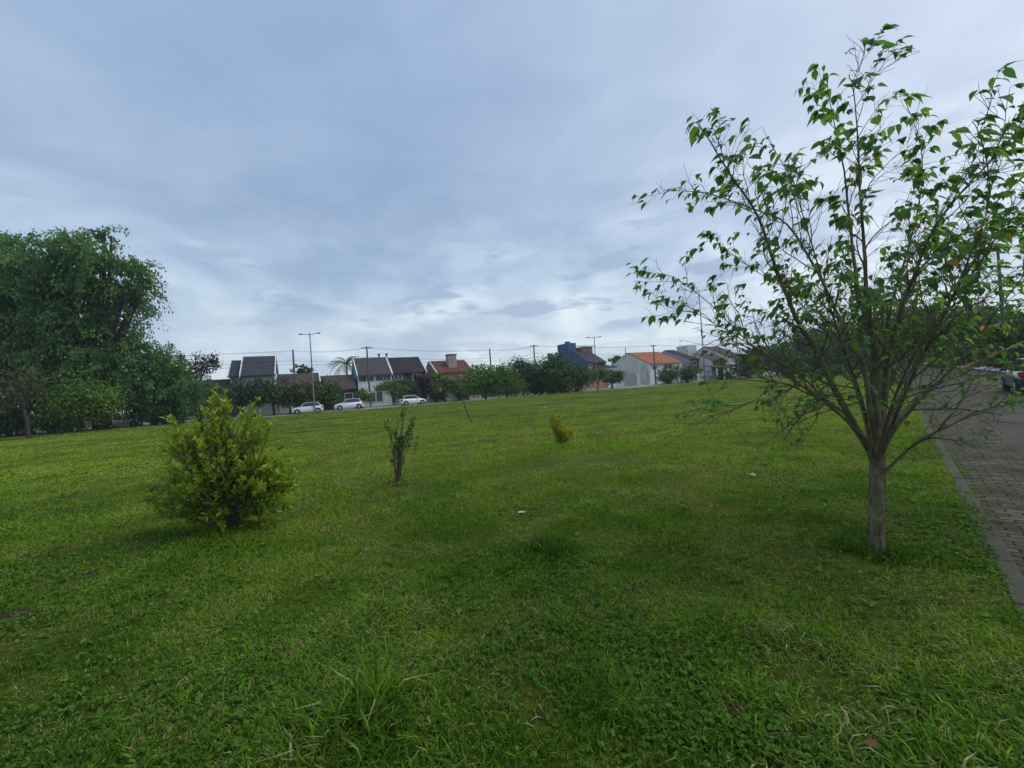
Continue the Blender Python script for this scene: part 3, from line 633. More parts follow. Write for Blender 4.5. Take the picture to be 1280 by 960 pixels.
petiole.build('leaf_stalks', M['twig'], cr); cr.children[0]['kind'] = 'stuff'
stk = MB(); stk.tube([ground(1104, 690)-gi+Vector((0, 0, -.02)), at(1105, 640, TD)-gi, at(1106, 580, TD)-gi, at(1105, 540, TD)-gi], [.011, .010, .009, .006], 7)
o = stk.build('support_stake', M['twig'], smooth=True); o.location = g; tag(o, 'thin dark stake standing against the near tree trunk', 'stake')

# ------------------------------------------------------------------ citrus bush and shrubs
def bush(name, base, lobes, nshoots, leaf_n, lsz, mt, label, cat, kind='citrus', stem_r=.012, lo=.35, up=.5, rs=1, wood='twig', tint0=.4, Yd=None, hub=(0, 0, .25)):
    r_ = np.random.default_rng(rs); g = ground(*base); root = empty(name, g, label, cat); gi = Vector(g); D = g.y
    ts = TubeSet(); P_, D_, U_, S_, T_ = [], [], [], [], []
    wts = np.array([rx*ry for _, _, rx, ry in lobes], float); wts /= wts.sum(); hub = np.array(hub)
    for k in range(nshoots):
        lx, ly, rx, ry = lobes[r_.choice(len(lobes), p=wts)]
        c = np.array(at(lx, ly, D)-gi); rx, ry = rx*D/F, ry*D/F
        v = unit(r_.normal(0, 1, 3)); rho = r_.random()**.4; e = c+v*[rx, (rx+ry)/2, ry]*rho*(.9+.35*r_.random()); e[2] = max(e[2], .06)
        s0 = hub*r_.random()*[0, 0, 1]+r_.normal(0, .03, 3)*[1, 1, 0]; m = s0*.45+e*.55+r_.normal(0, .05, 3)+[0, 0, .05]
        P = smooth_path([s0, m, e], 5); ts.add(P, np.linspace(stem_r*(.35+.5*r_.random()), .0018, len(P)), 4)
        dd = unit(P[-1]-P[-3]); tl = tint0+r_.normal(0, .13)
        for q in range(leaf_n):
            t = 1-lo*r_.random()**1.2; i = t*(len(P)-1); i0 = min(int(i), len(P)-2); p = P[i0]+(P[i0+1]-P[i0])*(i-i0)
            side = unit(np.cross(dd, r_.normal(0, 1, 3))); d = unit(dd*.6+side*.8+[0, 0, up*.6])
            P_.append(p); D_.append(d); U_.append(unit(np.array([0, 0, 1])*up+r_.normal(0, .45, 3)+dd*.3)); S_.append(lsz*(.6+.7*r_.random())); T_.append(np.clip(tl+r_.normal(0, .10), 0, 1))
    ts.build('stems', M[wood], root); leaves_mesh('foliage', P_, D_, U_, S_, np.array(T_), kind, M[mt], root)
    return root
M['citrus_leaf'] = leafmat('citrus_leaf', [(0, (.040, .095, .010)), (.3, (.12, .23, .018)), (.55, (.21, .33, .020)), (.8, (.38, .38, .03)), (1, (.55, .45, .04))], .42, .4, .3)
M['yellow_leaf'] = leafmat('yellow_leaf', [(0, (.10, .17, .015)), (.5, (.26, .30, .02)), (1, (.45, .42, .04))], .35, .4, .4)
M['shrub_leaf'] = leafmat('shrub_leaf', [(0, (.02, .055, .018)), (.5, (.05, .12, .03)), (1, (.12, .2, .04))], .3, .4, .4)
bush('citrus_bush', (287, 664), [(288, 592, 62, 46), (330, 592, 38, 40), (240, 600, 40, 40), (285, 628, 52, 20), (330, 625, 30, 18), (235, 632, 26, 12), (280, 548, 48, 36), (279, 508, 24, 20), (272, 495, 14, 12), (268, 487, 6, 7), (318, 512, 14, 12), (330, 530, 14, 12), (245, 545, 20, 16), (165, 605, 8, 6), (362, 600, 14, 14), (228, 642, 30, 12), (335, 640, 28, 13), (285, 646, 52, 11), (212, 525, 12, 12), (210, 550, 22, 16), (178, 614, 20, 14), (198, 634, 26, 12), (355, 585, 16, 22)],
     760, 14, .068, 'citrus_leaf', 'dense yellow-green citrus bush standing on the left of the lawn', 'bush', lo=.5, hub=(0, 0, .38), tint0=.50, rs=3)
bush('thin_shrub', (497, 603), [(500, 536, 13, 10), (486, 528, 5, 12), (514, 530, 9, 9), (497, 548, 8, 12), (506, 513, 4, 8), (494, 568, 9, 10), (520, 545, 5, 5)], 34, 17, .056, 'shrub_leaf', 'thin upright shrub with bare lower stems in the middle of the lawn', 'shrub', 'citrus', .014, .5, .8, 8, hub=(0, 0, .04))
bush('yellow_shrub', (704, 556), [(696, 531, 9, 13), (707, 540, 13, 10), (690, 519, 4, 6), (704, 549, 11, 6)], 80, 14, .088, 'yellow_leaf', 'small yellow-leaved shrub standing alone in the middle distance', 'shrub', 'citrus', .012, .8, .7, 9, hub=(0, 0, .03), tint0=.68)
g = ground(590, 528); stk = MB(); stk.tube([(0, 0, -.05), at(584, 516, g.y)-g, at(579, 501, g.y)-g], [.03, .028, .02], 7)
stk.tube([at(583, 512, g.y)-g, at(581, 509, g.y)-g+Vector((-.1, 0, .1))], [.012, .006], 5)
o = stk.build('leaning_stake', M['bark_far'], smooth=True); o.location = g; tag(o, 'dark leaning wooden stake out on the lawn', 'stake')

# ------------------------------------------------------------------ trees in the distance
def foliage_mat(n_, c, trans=.22, var=1.0):
    return leafmat(n_, [(0, sc(c, .55)), (.5, c), (1, (c[0]*2.0, c[1]*1.55, c[2]*1.3))], trans, .6, .25)
M['f_dark'] = foliage_mat('dark_foliage', (.050, .115, .030)); M['f_mid'] = foliage_mat('mid_foliage', (.080, .17, .032)); M['f_bamboo'] = foliage_mat('feathery_foliage', (.080, .185, .055), .42)
M['f_light'] = foliage_mat('light_foliage', (.10, .21, .03)); M['f_brown'] = foliage_mat('brown_foliage', (.085, .095, .045)); M['f_purple'] = foliage_mat('purple_foliage', (.06, .026, .036)); M['f_blue'] = foliage_mat('bluish_foliage', (.045, .10, .045)); M['f_grey'] = foliage_mat('grey_foliage', (.07, .085, .06))
def far_tree(name, base, Y, lobes, n, lsz, mt, label, cat='tree', trunk_px=3, rs=0, droop=0, clump=.30, elong=1.6, fork=4, spread=.5, z0=0):
    """lobes: (px,py,rx,ry[,depth shift]) in photo pixels at depth Y; becomes real ellipsoids of clumped leaves"""
    r_ = np.random.default_rng(rs+100); b = at(base[0], base[1], Y); b.z = z0
    root = empty(name, b, label, cat); bi = Vector(b); k = Y/F
    Ls = []
    for lb in lobes:
        c = np.array(at(lb[0], lb[1], Y)-bi); dy = lb[4] if len(lb) > 4 else r_.normal(0, .25)*lb[2]*k; c[1] += dy
        Ls.append((c, np.array([lb[2]*k, (lb[2]*.6+lb[3]*.4)*k, lb[3]*k])*1.06))
    wt = np.array([R_[0]*R_[2] for _, R_ in Ls]); wt /= wt.sum()
    # clump centres on and inside the lobes
    nc = max(14, n//42); ci = r_.choice(len(Ls), nc, p=wt); C = np.array([Ls[i][0] for i in ci]); RR = np.array([Ls[i][1] for i in ci])
    v = r_.normal(0, 1, (nc, 3)); v /= np.linalg.norm(v, axis=1)[:, None]; rad = .45+.6*r_.random(nc)**.6
    CC = C+v*RR*rad[:, None]; CC[:, 2] = np.maximum(CC[:, 2], .15); ct = np.clip(.45+r_.normal(0, .28, nc), 0, 1); cs = clump*RR.min(1)*(.6+.8*r_.random(nc))
    pi = r_.integers(0, nc, n); P = CC[pi]+r_.normal(0, 1, (n, 3))*cs[pi][:, None]*[1, 1, .7]
    d = r_.normal(0, 1, (n, 3))+v[pi]*.9
    if droop:   # sprays: leaves strung along arching, hanging axes
        ns_ = n//45; si = r_.integers(0, nc, ns_); base_ = CC[si]+r_.normal(0, .5, (ns_, 3))*cs[si][:, None]
        ax = v[si]*[1, 1, .5]+r_.normal(0, .4, (ns_, 3))+[0, 0, .15]; ax /= np.linalg.norm(ax, axis=1)[:, None]; Ln = droop*(.7+.9*r_.random(ns_))
        q = r_.integers(0, ns_, n); t_ = r_.random(n); pi = si[q]
        P = base_[q]+ax[q]*(t_*Ln[q])[:, None]+r_.normal(0, 1, (n, 3))*(.16+.10*t_)[:, None]; P[:, 2] -= (t_**2)*Ln[q]*.75+r_.random(n)*.25
        d = ax[q]*(1-t_)[:, None]+r_.normal(0, .35, (n, 3))+[0, 0, -.35]+t_[:, None]*[0, 0, -.9]
    nf = int(n*.11); fi = r_.choice(len(Ls), nf, p=wt); vf = r_.normal(0, 1, (nf, 3)); vf /= np.linalg.norm(vf, axis=1)[:, None]
    P[:nf] = np.array([Ls[i][0] for i in fi])+vf*np.array([Ls[i][1] for i in fi])*(.78*r_.random(nf)**.4)[:, None]
    P[:, 2] = np.maximum(P[:, 2], .08)
    d /= np.linalg.norm(d, axis=1)[:, None]; u = r_.normal(0, .7, (n, 3))+v[pi]*.6+[0, 0, .6]; sx = np.cross(d, u); sx /= np.linalg.norm(sx, axis=1)[:, None]+1e-9
    sz = lsz*(.55+.9*r_.random(n)); sz[:nf] *= 2.1; a = P; e = P+d*(sz*elong)[:, None]; mp = P+d*(sz*elong*.45)[:, None]
    V = np.stack([a, mp+sx*(sz*.5)[:, None], e, mp-sx*(sz*.5)[:, None]], 1).reshape(-1, 3)
    tint = np.clip(ct[pi]+r_.normal(0, .12, n), 0, 1)
    # woody frame: a trunk and limbs to each lobe
    ts = TubeSet(); tr = trunk_px*k/2; top = Ls[int(np.argmax([q[0][2] for q in Ls]))][0]; zmin = min(q[0][2]-q[1][2]*.3 for q in Ls)
    fk = np.array([top[0]*.15, top[1]*.15, max(.25, min(zmin, top[2]*.45))])
    ts.add(smooth_path([np.array([0, 0, -.1]), fk*.5+r_.normal(0, .03, 3), fk], 4), np.linspace(tr*1.25, tr*.8, 9), 8)
    for c, R_ in Ls:
        for q in range(2):
            e = c+r_.normal(0, .35, 3)*R_; m = fk*.5+e*.5+r_.normal(0, .08, 3)*R_; ts.add(smooth_path([fk, m, e], 4), np.linspace(tr*.55, tr*.10, 9), 5)
    for q in r_.choice(nc, min(nc, 40), replace=False):
        li = Ls[ci[q]][0]; ts.add(smooth_path([li, li*.5+CC[q]*.5+r_.normal(0, .05, 3), CC[q]], 3), np.linspace(tr*.22, tr*.05, 7), 4)
    ts.build('trunk', M['bark_far'], root)
    link('crown', npmesh('crown', V, [np.arange(4*n).reshape(-1, 4)], False, tint), M[mt], root)
    return root
def Yst(px, off): return onp(px, 480, off).y

# big feathery tree on the left and what grows round it
far_tree('feathery_tree', (128, 536), 47, [(60, 340, 50, 32), (120, 326, 40, 28), (162, 334, 20, 15), (178, 352, 12, 10), (20, 345, 40, 38), (90, 375, 58, 42), (150, 368, 22, 20), (-40, 380, 60, 70), (30, 420, 60, 45), (100, 430, 48, 38), (66, 302, 9, 6), (124, 292, 14, 8), (22, 303, 13, 7), (95, 305, 9, 6), (75, 470, 55, 42), (140, 470, 34, 30), (160, 430, 18, 12)],
     95000, .15, 'f_bamboo', 'huge feathery dark green tree filling the left edge', trunk_px=16, rs=1, droop=1.5, clump=.20, elong=2.0)
far_tree('feathery_tree', (-30, 545), 43, [(-30, 470, 60, 65), (10, 480, 40, 48), (-60, 400, 50, 60)], 15000, .15, 'f_dark', 'dark green foliage mass behind the bare sapling at the left edge', trunk_px=10, rs=2, droop=.7, clump=.22, elong=2.2)
far_tree('leafy_tree', (192, 529), 50, [(185, 470, 32, 36), (215, 470, 26, 32), (205, 500, 34, 28), (235, 485, 20, 26), (170, 500, 24, 22)], 16000, .14, 'f_bamboo', 'rounded leafy tree to the right of the huge feathery tree', trunk_px=6, rs=3, droop=.5, clump=.24, elong=2.0)
far_tree('leafy_tree', (250, 524), 54, [(248, 456, 20, 14), (262, 452, 11, 8), (236, 470, 16, 14), (228, 452, 8, 8)], 1500, .16, 'f_grey', 'sparse pale tree with sky showing through, left of the grey house', trunk_px=4, rs=4, clump=.3)
far_tree('round_shrub', (100, 538), 43, [(105, 498, 28, 24), (85, 512, 26, 22), (120, 505, 16, 18)], 7000, .13, 'f_light', 'light green rounded shrub in front of the huge feathery tree', 'shrub', trunk_px=5, rs=5, clump=.28)
far_tree('bare_sapling', (36, 548), 38, [(18, 490, 26, 20), (45, 478, 20, 12), (-8, 500, 22, 18), (8, 470, 20, 12)], 1300, .10, 'f_brown', 'thin brownish half-bare sapling with a forked stem at the left edge', trunk_px=4, rs=6, clump=.35)
far_tree('round_shrub', (245, 522), 53, [(255, 498, 14, 20), (240, 505, 16, 16)], 2600, .16, 'f_dark', 'dark shrub under the sparse pale tree', 'shrub', rs=7)
far_tree('round_shrub', (205, 526), 49, [(200, 514, 20, 12), (225, 512, 18, 12), (178, 517, 10, 7)], 3500, .14, 'f_dark', 'dark undergrowth at the foot of the rounded leafy tree', 'shrub', rs=12)
far_tree('round_shrub', (15, 552), 44, [(20, 528, 34, 16), (-25, 530, 34, 20), (62, 528, 26, 14)], 6000, .14, 'f_dark', 'low dark undergrowth at the foot of the trees, left edge', 'shrub', rs=8)

# vegetation along the far street.  (name, base, off, lobes, n, leaf, mat, label, cat)
veg = [
 ('round_shrub', (300, 508), -4.6, [(296, 492, 16, 12), (318, 488, 18, 14)], 2600, .17, 'f_blue', 'bluish green shrub in front of the grey house, its left one', 'shrub'),
 ('round_shrub', (342, 508), -4.6, [(338, 490, 16, 15), (350, 496, 12, 12), (330, 480, 10, 8)], 2600, .17, 'f_dark', 'dark shrub at the right corner of the grey house', 'shrub'),
 ('leafy_tree', (376, 507), -4.4, [(370, 482, 16, 12), (390, 484, 14, 11), (360, 492, 12, 10)], 1500, .16, 'f_brown', 'brownish thin tree in front of the low brown-roofed house', 'tree'),
 ('round_shrub', (412, 510), -3.4, [(411, 492, 17, 16), (402, 499, 14, 10)], 2600, .17, 'f_dark', 'dark round shrub behind the white car farthest left', 'shrub'),
 ('leafy_tree', (377, 500), 14, [(376, 463, 8, 5), (384, 466, 8, 5)], 700, .2, 'f_dark', 'small dark treetop showing above the low brown roof', 'tree'),
 ('leafy_tree', (492, 500), -3.2, [(486, 482, 13, 8), (498, 485, 12, 9), (478, 486, 8, 5)], 1600, .16, 'f_mid', 'small green tree in front of the two joined dark-roofed houses', 'tree'),
 ('bougainvillea', (533, 502), -3.2, [(533, 478, 11, 9), (539, 490, 8, 9), (527, 475, 7, 6)], 1700, .16, 'f_purple', 'dark purple leaved tree beside the red-roofed house', 'tree'),
 ('leafy_tree', (556, 500), -6.2, [(553, 478, 11, 8), (545, 470, 7, 5), (563, 484, 9, 7)], 1300, .17, 'f_mid', 'thin green street tree left in front of the red-roofed house', 'tree'),
 ('leafy_tree', (574, 499), -6.2, [(576, 480, 11, 9), (585, 486, 9, 7)], 1300, .17, 'f_mid', 'thin green street tree right in front of the red-roofed house', 'tree'),
 ('leafy_tree', (607, 498), -11.5, [(605, 472, 21, 15), (592, 480, 16, 12), (618, 481, 14, 12)], 6500, .17, 'f_mid', 'broad green tree by the far street, left of the dark grove', 'tree'),
 ('leafy_tree', (634, 496), -11.5, [(632, 474, 16, 14), (643, 481, 13, 12), (624, 467, 11, 9)], 5500, .17, 'f_mid', 'green tree touching the left side of the dark grove', 'tree'),
 ('dark_tree', (655, 495), -8, [(651, 464, 14, 15), (662, 474, 16, 15)], 6500, .17, 'f_blue', 'tall dark bluish tree at the left of the dark grove', 'tree'),
 ('dark_tree', (676, 493), -8, [(674, 468, 16, 16), (668, 480, 14, 11), (684, 478, 12, 12)], 6500, .17, 'f_dark', 'middle tree of the dark grove', 'tree'),
 ('dark_tree', (702, 490), -12, [(703, 467, 26, 19), (690, 460, 14, 13), (722, 473, 16, 13), (706, 478, 28, 12)], 9000, .17, 'f_dark', 'widest dark round tree of the grove, reaching the ground', 'tree'),
 ('leafy_tree', (696, 480), 4, [(690, 447, 7, 4), (699, 445, 5, 3)], 500, .2, 'f_dark', 'scraggy treetop above the dark grove left of the blue house', 'tree'),
 ('leafy_tree', (747, 486), -9, [(745, 470, 9, 7), (753, 466, 8, 6)], 1800, .17, 'f_mid', 'small yellowish green tree right of the dark grove', 'tree'),
 ('leafy_tree', (765, 484), -6, [(762, 472, 9, 7), (772, 470, 7, 7)], 1800, .17, 'f_dark', 'small dark tree left of the white gabled house', 'tree'),
 ('leafy_tree', (766, 470), 22, [(766, 450, 8, 5), (775, 451, 7, 5)], 900, .25, 'f_dark', 'treetop between the blue house and the white gabled house', 'tree'),
 ('round_shrub', (833, 478), -4.5, [(830, 470, 10, 8), (838, 469, 9, 8)], 3000, .17, 'f_dark', 'dark round shrub before the orange-roofed house', 'shrub'),
 ('round_shrub', (859, 477), -4.5, [(858, 468, 9, 7)], 2400, .17, 'f_dark', 'second dark round shrub, between the two house gates', 'shrub'),
 ('round_shrub', (908, 475), -4.5, [(907, 469, 11, 5), (898, 471, 7, 4)], 2200, .17, 'f_mid', 'low green shrub before the white stepped house', 'shrub'),
 ('leafy_tree', (938, 474), -7, [(935, 455, 13, 9), (946, 448, 12, 11), (930, 463, 10, 7)], 6600, 0.29, 'f_dark', 'dark tree just right of the white stepped house', 'tree'),
 ('leafy_tree', (972, 472), -8, [(968, 447, 19, 14), (982, 455, 15, 13)], 8800, 0.29, 'f_mid', 'broad tree behind the left side of the near tree', 'tree'),
 ('leafy_tree', (1010, 470), -9, [(1008, 434, 22, 19), (1020, 450, 20, 14), (995, 450, 14, 12)], 11000, 0.32, 'f_dark', 'tall tree far behind the near tree branches', 'tree'),
 ('leafy_tree', (1055, 468), -11, [(1050, 430, 26, 22), (1062, 447, 22, 16), (1035, 448, 18, 14)], 13200, 0.32, 'f_blue', 'dark tree straight behind the near tree trunk', 'tree'),
 ('round_shrub', (452, 503), -4.1, [(452, 492, 6, 7), (457, 497, 5, 5)], 900, .15, 'f_mid', 'small green shrub at the left end of the pale metal fence', 'shrub'),
 ('round_shrub', (545, 500), -4.2, [(543, 493, 10, 6), (552, 495, 8, 5)], 1200, .15, 'f_dark', 'low dark shrub by the low grey wall', 'shrub'),
 ('leafy_tree', (510, 502), -2.8, [(507, 482, 9, 8), (514, 488, 8, 7), (503, 490, 7, 6)], 1500, .16, 'f_dark', 'small dark tree behind the third white car', 'tree'),
 ('round_shrub', (585, 498), -4.2, [(583, 490, 10, 8), (574, 493, 8, 5)], 1400, .15, 'f_dark', 'dark shrub at the right corner of the red-roofed house', 'shrub'),
 ('round_shrub', (690, 491), -10, [(690, 483, 14, 8), (672, 486, 12, 6)], 2600, .16, 'f_dark', 'dark undergrowth filling the foot of the grove', 'shrub'),
 ('round_shrub', (318, 508), -4.3, [(310, 497, 14, 9), (326, 497, 12, 8)], 1800, .16, 'f_dark', 'low dark shrub between the two shrubs of the grey house', 'shrub'),
 ('round_shrub', (362, 508), -4.3, [(362, 499, 13, 8), (377, 500, 10, 6)], 1600, .16, 'f_dark', 'low dark shrub left of the first white car', 'shrub'),
 ('leafy_tree', (1098, 465), -12, [(1095, 425, 24, 24), (1108, 445, 22, 16)], 11000, 0.33, 'f_mid', 'tree at the far end of the right-hand road', 'tree'),
]
for i, (nm, base, off, lobes, n, ls, mt, lb, ct) in enumerate(veg):
    far_tree(nm, base, Yst(base[0], off), lobes, n, ls, mt, lb, ct, trunk_px=2.4, rs=20+i, clump=.26, z0=0 if off > -4 else (.0))
# trees on the other side of the right-hand road, and the dark shrub by the kerb
for i, (base, Y, lobes, n, ls, mt, lb) in enumerate([
   ((1140, 455), 142, [(1125, 418, 26, 26), (1150, 410, 28, 24), (1140, 438, 34, 18)], 16000, .45, 'f_mid', 'dense tree across the right road, leftmost of the three'),
   ((1188, 456), 94, [(1180, 408, 30, 24), (1210, 415, 26, 24), (1195, 435, 34, 16)], 16000, .32, 'f_dark', 'dense dark tree across the right road, middle of the three'),
   ((1238, 462), 58, [(1232, 410, 32, 24), (1262, 418, 22, 20), (1240, 438, 38, 16), (1280, 440, 20, 12)], 16000, .22, 'f_mid', 'dense tree across the right road, nearest of the three')]):
    far_tree('street_tree', base, Y, lobes, n, ls, mt, lb, 'tree', trunk_px=6, rs=60+i, clump=.26)
far_tree('street_tree', (1268, 474), 35, [(1262, 425, 20, 22), (1280, 412, 20, 18), (1258, 445, 18, 12), (1290, 438, 20, 18)], 6000, .17, 'f_dark', 'dark tree at the right edge before the pale pinkish house', 'tree', trunk_px=4, rs=73)
far_tree('round_shrub', (1205, 470), 70, [(1200, 452, 26, 10), (1225, 450, 22, 12), (1180, 452, 14, 8)], 4000, .22, 'f_light', 'light green shrubbery under the trees across the right road', 'shrub', trunk_px=3, rs=72)
far_tree('round_shrub', (1098, 482), 29, [(1098, 464, 16, 12), (1108, 471, 12, 9)], 3500, .09, 'f_grey', 'grey-green dark shrub at the kerb behind the near tree trunk', 'shrub', trunk_px=3, rs=70)
far_tree('round_shrub', (1046, 476), 58, [(1044, 466, 12, 7), (1030, 469, 10, 6)], 2500, .14, 'f_dark', 'dark shrub at the end of the lawn behind the branches', 'shrub', trunk_px=3, rs=71)

# palms
def palm(px, py_top, base, off, nf, lf, label, rs=0, trunk_r=.16):
    r_ = np.random.default_rng(rs); b = onp(base[0], base[1], off); t = onp(px, py_top, off); b.z = 0; h = t.z
    root = empty('palm_tree', b, label, 'palm'); dxy = np.array([t.x-b.x, t.y-b.y, 0])
    ts = TubeSet(); ts.add(smooth_path([np.zeros(3), dxy*.4+[0, 0, h*.5], dxy+[0, 0, h]], 5), np.linspace(trunk_r*1.2, trunk_r*.8, 11), 9); ts.build('trunk', M['bark_far'], root)
    V, n, st = [], 0, TubeSet()
    for k in range(nf):
        a = k/nf*6.283+r_.normal(0, .2); el_ = r_.uniform(.1, 1.2); L_ = lf*(.8+.4*r_.random()); p = dxy+[0, 0, h]; d = np.array([math.cos(a)*math.cos(el_), math.sin(a)*math.cos(el_), math.sin(el_)]); pts = [p]
        for q in range(14):
            d = unit(d+np.array([0, 0, -.13])); p = p+d*L_/14; pts.append(p)
            sd_ = unit(np.cross(d, [0, 0, 1])); w_ = .38*L_*math.sin(min(1, (q+1.5)/15)*3.0)*.55
            for s_ in (-1, 1):
                for e in range(2):
                    o_ = p-d*L_/28*e; V.append([o_, o_+d*.06+sd_*s_*.03, o_+sd_*s_*w_+d*w_*.5+[0, 0, -w_*.35], o_-d*.03])
        st.add(pts, np.linspace(.035, .008, len(pts)), 4)
    V = np.array(V).reshape(-1, 3); st.build('frond_ribs', M['f_mid'], root)
    link('fronds', npmesh('fronds', V, [np.arange(len(V)).reshape(-1, 4)], False, np.random.default_rng(1).random(len(V)//4)*.6+.2), M['f_dark'], root)
palm(433, 455, (436, 505), 9, 22, 3.4, 'palm tree left of the teal gabled house', 1)
palm(846, 461, (847, 478), -3.5, 14, 1.7, 'small young palm between two round shrubs', 2, .09)

# ------------------------------------------------------------------ houses
SROT = math.atan2(SD.y, SD.x)
def loc2(px, py, off, P0):      # photo point on plane 'off' -> local x, z of a house at P0
    p = onp(px, py, off)-P0; return p.dot(SD), onp(px, py, off).z
def house(name, fl, fr, off, ridge, dp, wall, roof, label, gable_wall=None, windows=(), doors=(), trim=True, oh=.4, chimneys=(), base_z=0, rx=None, back_drop=None, lower=None):
    """gabled house, ridge parallel to the street.  fl/fr: photo points of the eave's ends, ridge: a photo point of the ridge"""
    A = onp(*fl, off); B = onp(*fr, off); P0 = Vector((A.x, A.y, 0)); wd = (B-A).dot(SD); ze = (A.z+B.z)/2
    rd = rx if rx is not None else dp/2; zr = onp(*ridge, off+rd).z; zb = back_drop if back_drop is not None else ze
    root = empty(name, P0, label, 'house', SROT)
    MB().box(0, 0, 0, wd, dp, min(ze, zb)-.02).build('wall', M[wall], root)
    gm = M[gable_wall or wall]
    poly = [(0.02, min(ze, zb)-.02), (.02, ze-.06), (rd, zr-.1), (dp-.02, zb-.06), (dp-.02, min(ze, zb)-.02)]
    if gable_wall:
        poly = [(-.02, 0), (-.02, ze-.02), (rd, zr-.04), (dp+.02, zb-.02), (dp+.02, 0)]
        for a, c in ((-.05, -.005), (wd+.005, wd+.05)): MB().prism(poly, a, c).build('gable_wall', gm, root)
    else:
        MB().prism(poly, .0, wd).build('gable', gm, root)
    s1 = (zr-ze)/rd; s2 = (zr-zb)/(dp-rd); th = .14; ex = .12 if not gable_wall else 0
    MB().prism([(-oh, ze-oh*s1), (rd, zr), (dp+oh, zb-oh*s2), (dp+oh, zb-oh*s2+th), (rd, zr+th), (-oh, ze-oh*s1+th)], -ex, wd+ex).build('roof', M[roof], root)
    if trim:
        for a, c in ((-ex-.16, -ex-.003), (wd+ex+.003, wd+ex+.16)):
            MB().prism([(-oh-.02, ze-oh*s1-.08), (rd, zr-.08), (dp+oh, zb-oh*s2-.08), (dp+oh, zb-oh*s2+th+.1), (rd, zr+th+.1), (-oh-.02, ze-oh*s1+th+.1)], a, c).build('roof_trim', M['trim'], root)
    rows_ = [('window', w_) for w_ in windows]+[('door', d_) for d_ in doors]
    for nm, (x0, y0, x1, y1) in rows_:
        a, zt = loc2(x0, y0, off, P0); c, _ = loc2(x1, y0, off, P0); _, zb_ = loc2(x0, y1, off, P0); _, zt2 = loc2(x1, y1, off, P0); zb_ = max(.05, (zb_+zt2)/2); zt = (zt+loc2(x1, y0, off, P0)[1])/2
        fm = MB(); t = .09
        fm.box(a, -.07, zb_, a+t, -.003, zt); fm.box(c-t, -.07, zb_, c, -.003, zt); fm.box(a+t, -.068, zt-t, c-t, -.003, zt); fm.box(a+t, -.068, zb_, c-t, -.003, zb_+t)
        if nm == 'window' and c-a > 1.3:
            mm_ = (a+c)/2; fm.box(mm_-.03, -.064, zb_+t, mm_+.03, -.003, zt-t)
        f = fm.build(nm, M['trim'] if nm == 'window' else M['metal_grey'], root)
        MB().box(a+t+.004, -.03, zb_+t+.004, c-t-.004, -.006, zt-t-.004).build('pane' if nm == 'window' else 'door_panel', M['glass'] if nm == 'window' else M['dark_wall'], f)
    for (px, py0, py1, wpx, dd, mt_) in chimneys:
        x_, zt_ = loc2(px, py0, off+dd, P0); zb_ = loc2(px, py1, off+dd, P0)[1]-.6; hw = wpx/2*A.y/F
        c_ = MB().box(x_-hw, dd-hw, zb_, x_+hw, dd+hw, zt_-.15).build('chimney', M[mt_], root)
        MB().box(x_-hw-.1, dd-hw-.1, zt_-.147, x_+hw+.1, dd+hw+.1, zt_).build('chimney_cap', M['red_roof'] if wpx > 6 else M['dark_metal'], c_)
    return root, P0, wd, ze, zr
# dark brown-roofed house half hidden by the big tree
house('low_house', (236, 489), (281, 485), 1, (262, 476), 8, 'beige_wall', 'dark_roof', 'low dark brown-roofed house half hidden between the trees and the grey house', trim=False, windows=[(250, 493, 262, 502)])
house('grey_house', (302, 469), (342, 467), 0, (322, 446.5), 9, 'grey_wall', 'slate_roof', 'grey two-storey house with slate roof and white-edged gables', windows=[(308, 474, 322, 484), (326, 474, 338, 483), (308, 490, 320, 500)])
house('grey_house', (287, 470), (301.4, 469.4), 1.5, (295, 451.5), 8, 'grey_wall', 'slate_roof', 'lower narrow wing of the grey slate-roofed houses, at their left', windows=[(289, 473.5, 299, 482)])
house('low_house', (346, 484), (399, 481), -1, (372, 468), 10, 'cream_wall', 'brown_roof', 'long low house with faded brown tile roof behind the lamp post', trim=True, windows=[(352, 488, 362, 496), (378, 487, 390, 496)])
house('low_house', (401, 488), (445, 485), -2, (420, 470), 10, 'dark_wall', 'brown_roof', 'low brown-roofed house with dark front wall beside the teal gable', trim=False, windows=[(430, 491, 441, 501)])  # closed wall box in one dark tone
house('row_house', (447, 469), (489.5, 466), 0, (465, 448), 9, 'white_wall', 'grey_brown_roof', 'two-storey house with teal gable wall and grey-brown roof', gable_wall='teal_wall', windows=[(447.6, 469.2, 467.8, 477.5), (468.4, 468.6, 488.5, 476.3)], doors=[(462, 489, 478, 502)], chimneys=[(473.5, 442.5, 449, 2.2, 5, 'metal_grey'), (483, 442, 449, 2.2, 5, 'metal_grey')])
house('row_house', (491, 466.5), (531, 463.5), 0, (505, 447.5), 9, 'dark_wall', 'dark_roof', 'two-storey house with very dark roof joined to the teal-gabled one', windows=[(492, 467, 503, 475), (515, 467, 526, 475)], doors=[(508, 487, 524, 500)])
rt_, P0, wd, ze, zr = house('red_roof_house', (546, 466), (591, 463.5), 1, (560, 451.5), 9, 'brick_wall', 'red_roof', 'red tile-roofed brick house with a broad chimney', gable_wall='brick_wall', windows=[(549, 471, 557, 478), (572, 470, 580, 477)], chimneys=[(563.5, 443, 456, 11, 2.2, 'beige_wall')])
MB().prism([(-3.6, 3.0), (-.02, 4.3), (-.02, 4.45), (-3.6, 3.15)], wd*.55, wd).build('porch_roof', M['orange_roof'], rt_); MB().box(wd*.95, -3.4, 0, wd*.98, -3.1, 3.05).build('porch_post', M['white_paint'], rt_); MB().box(wd*.56, -3.4, 0, wd*.59, -3.1, 3.05).build('porch_post', M['white_paint'], rt_)
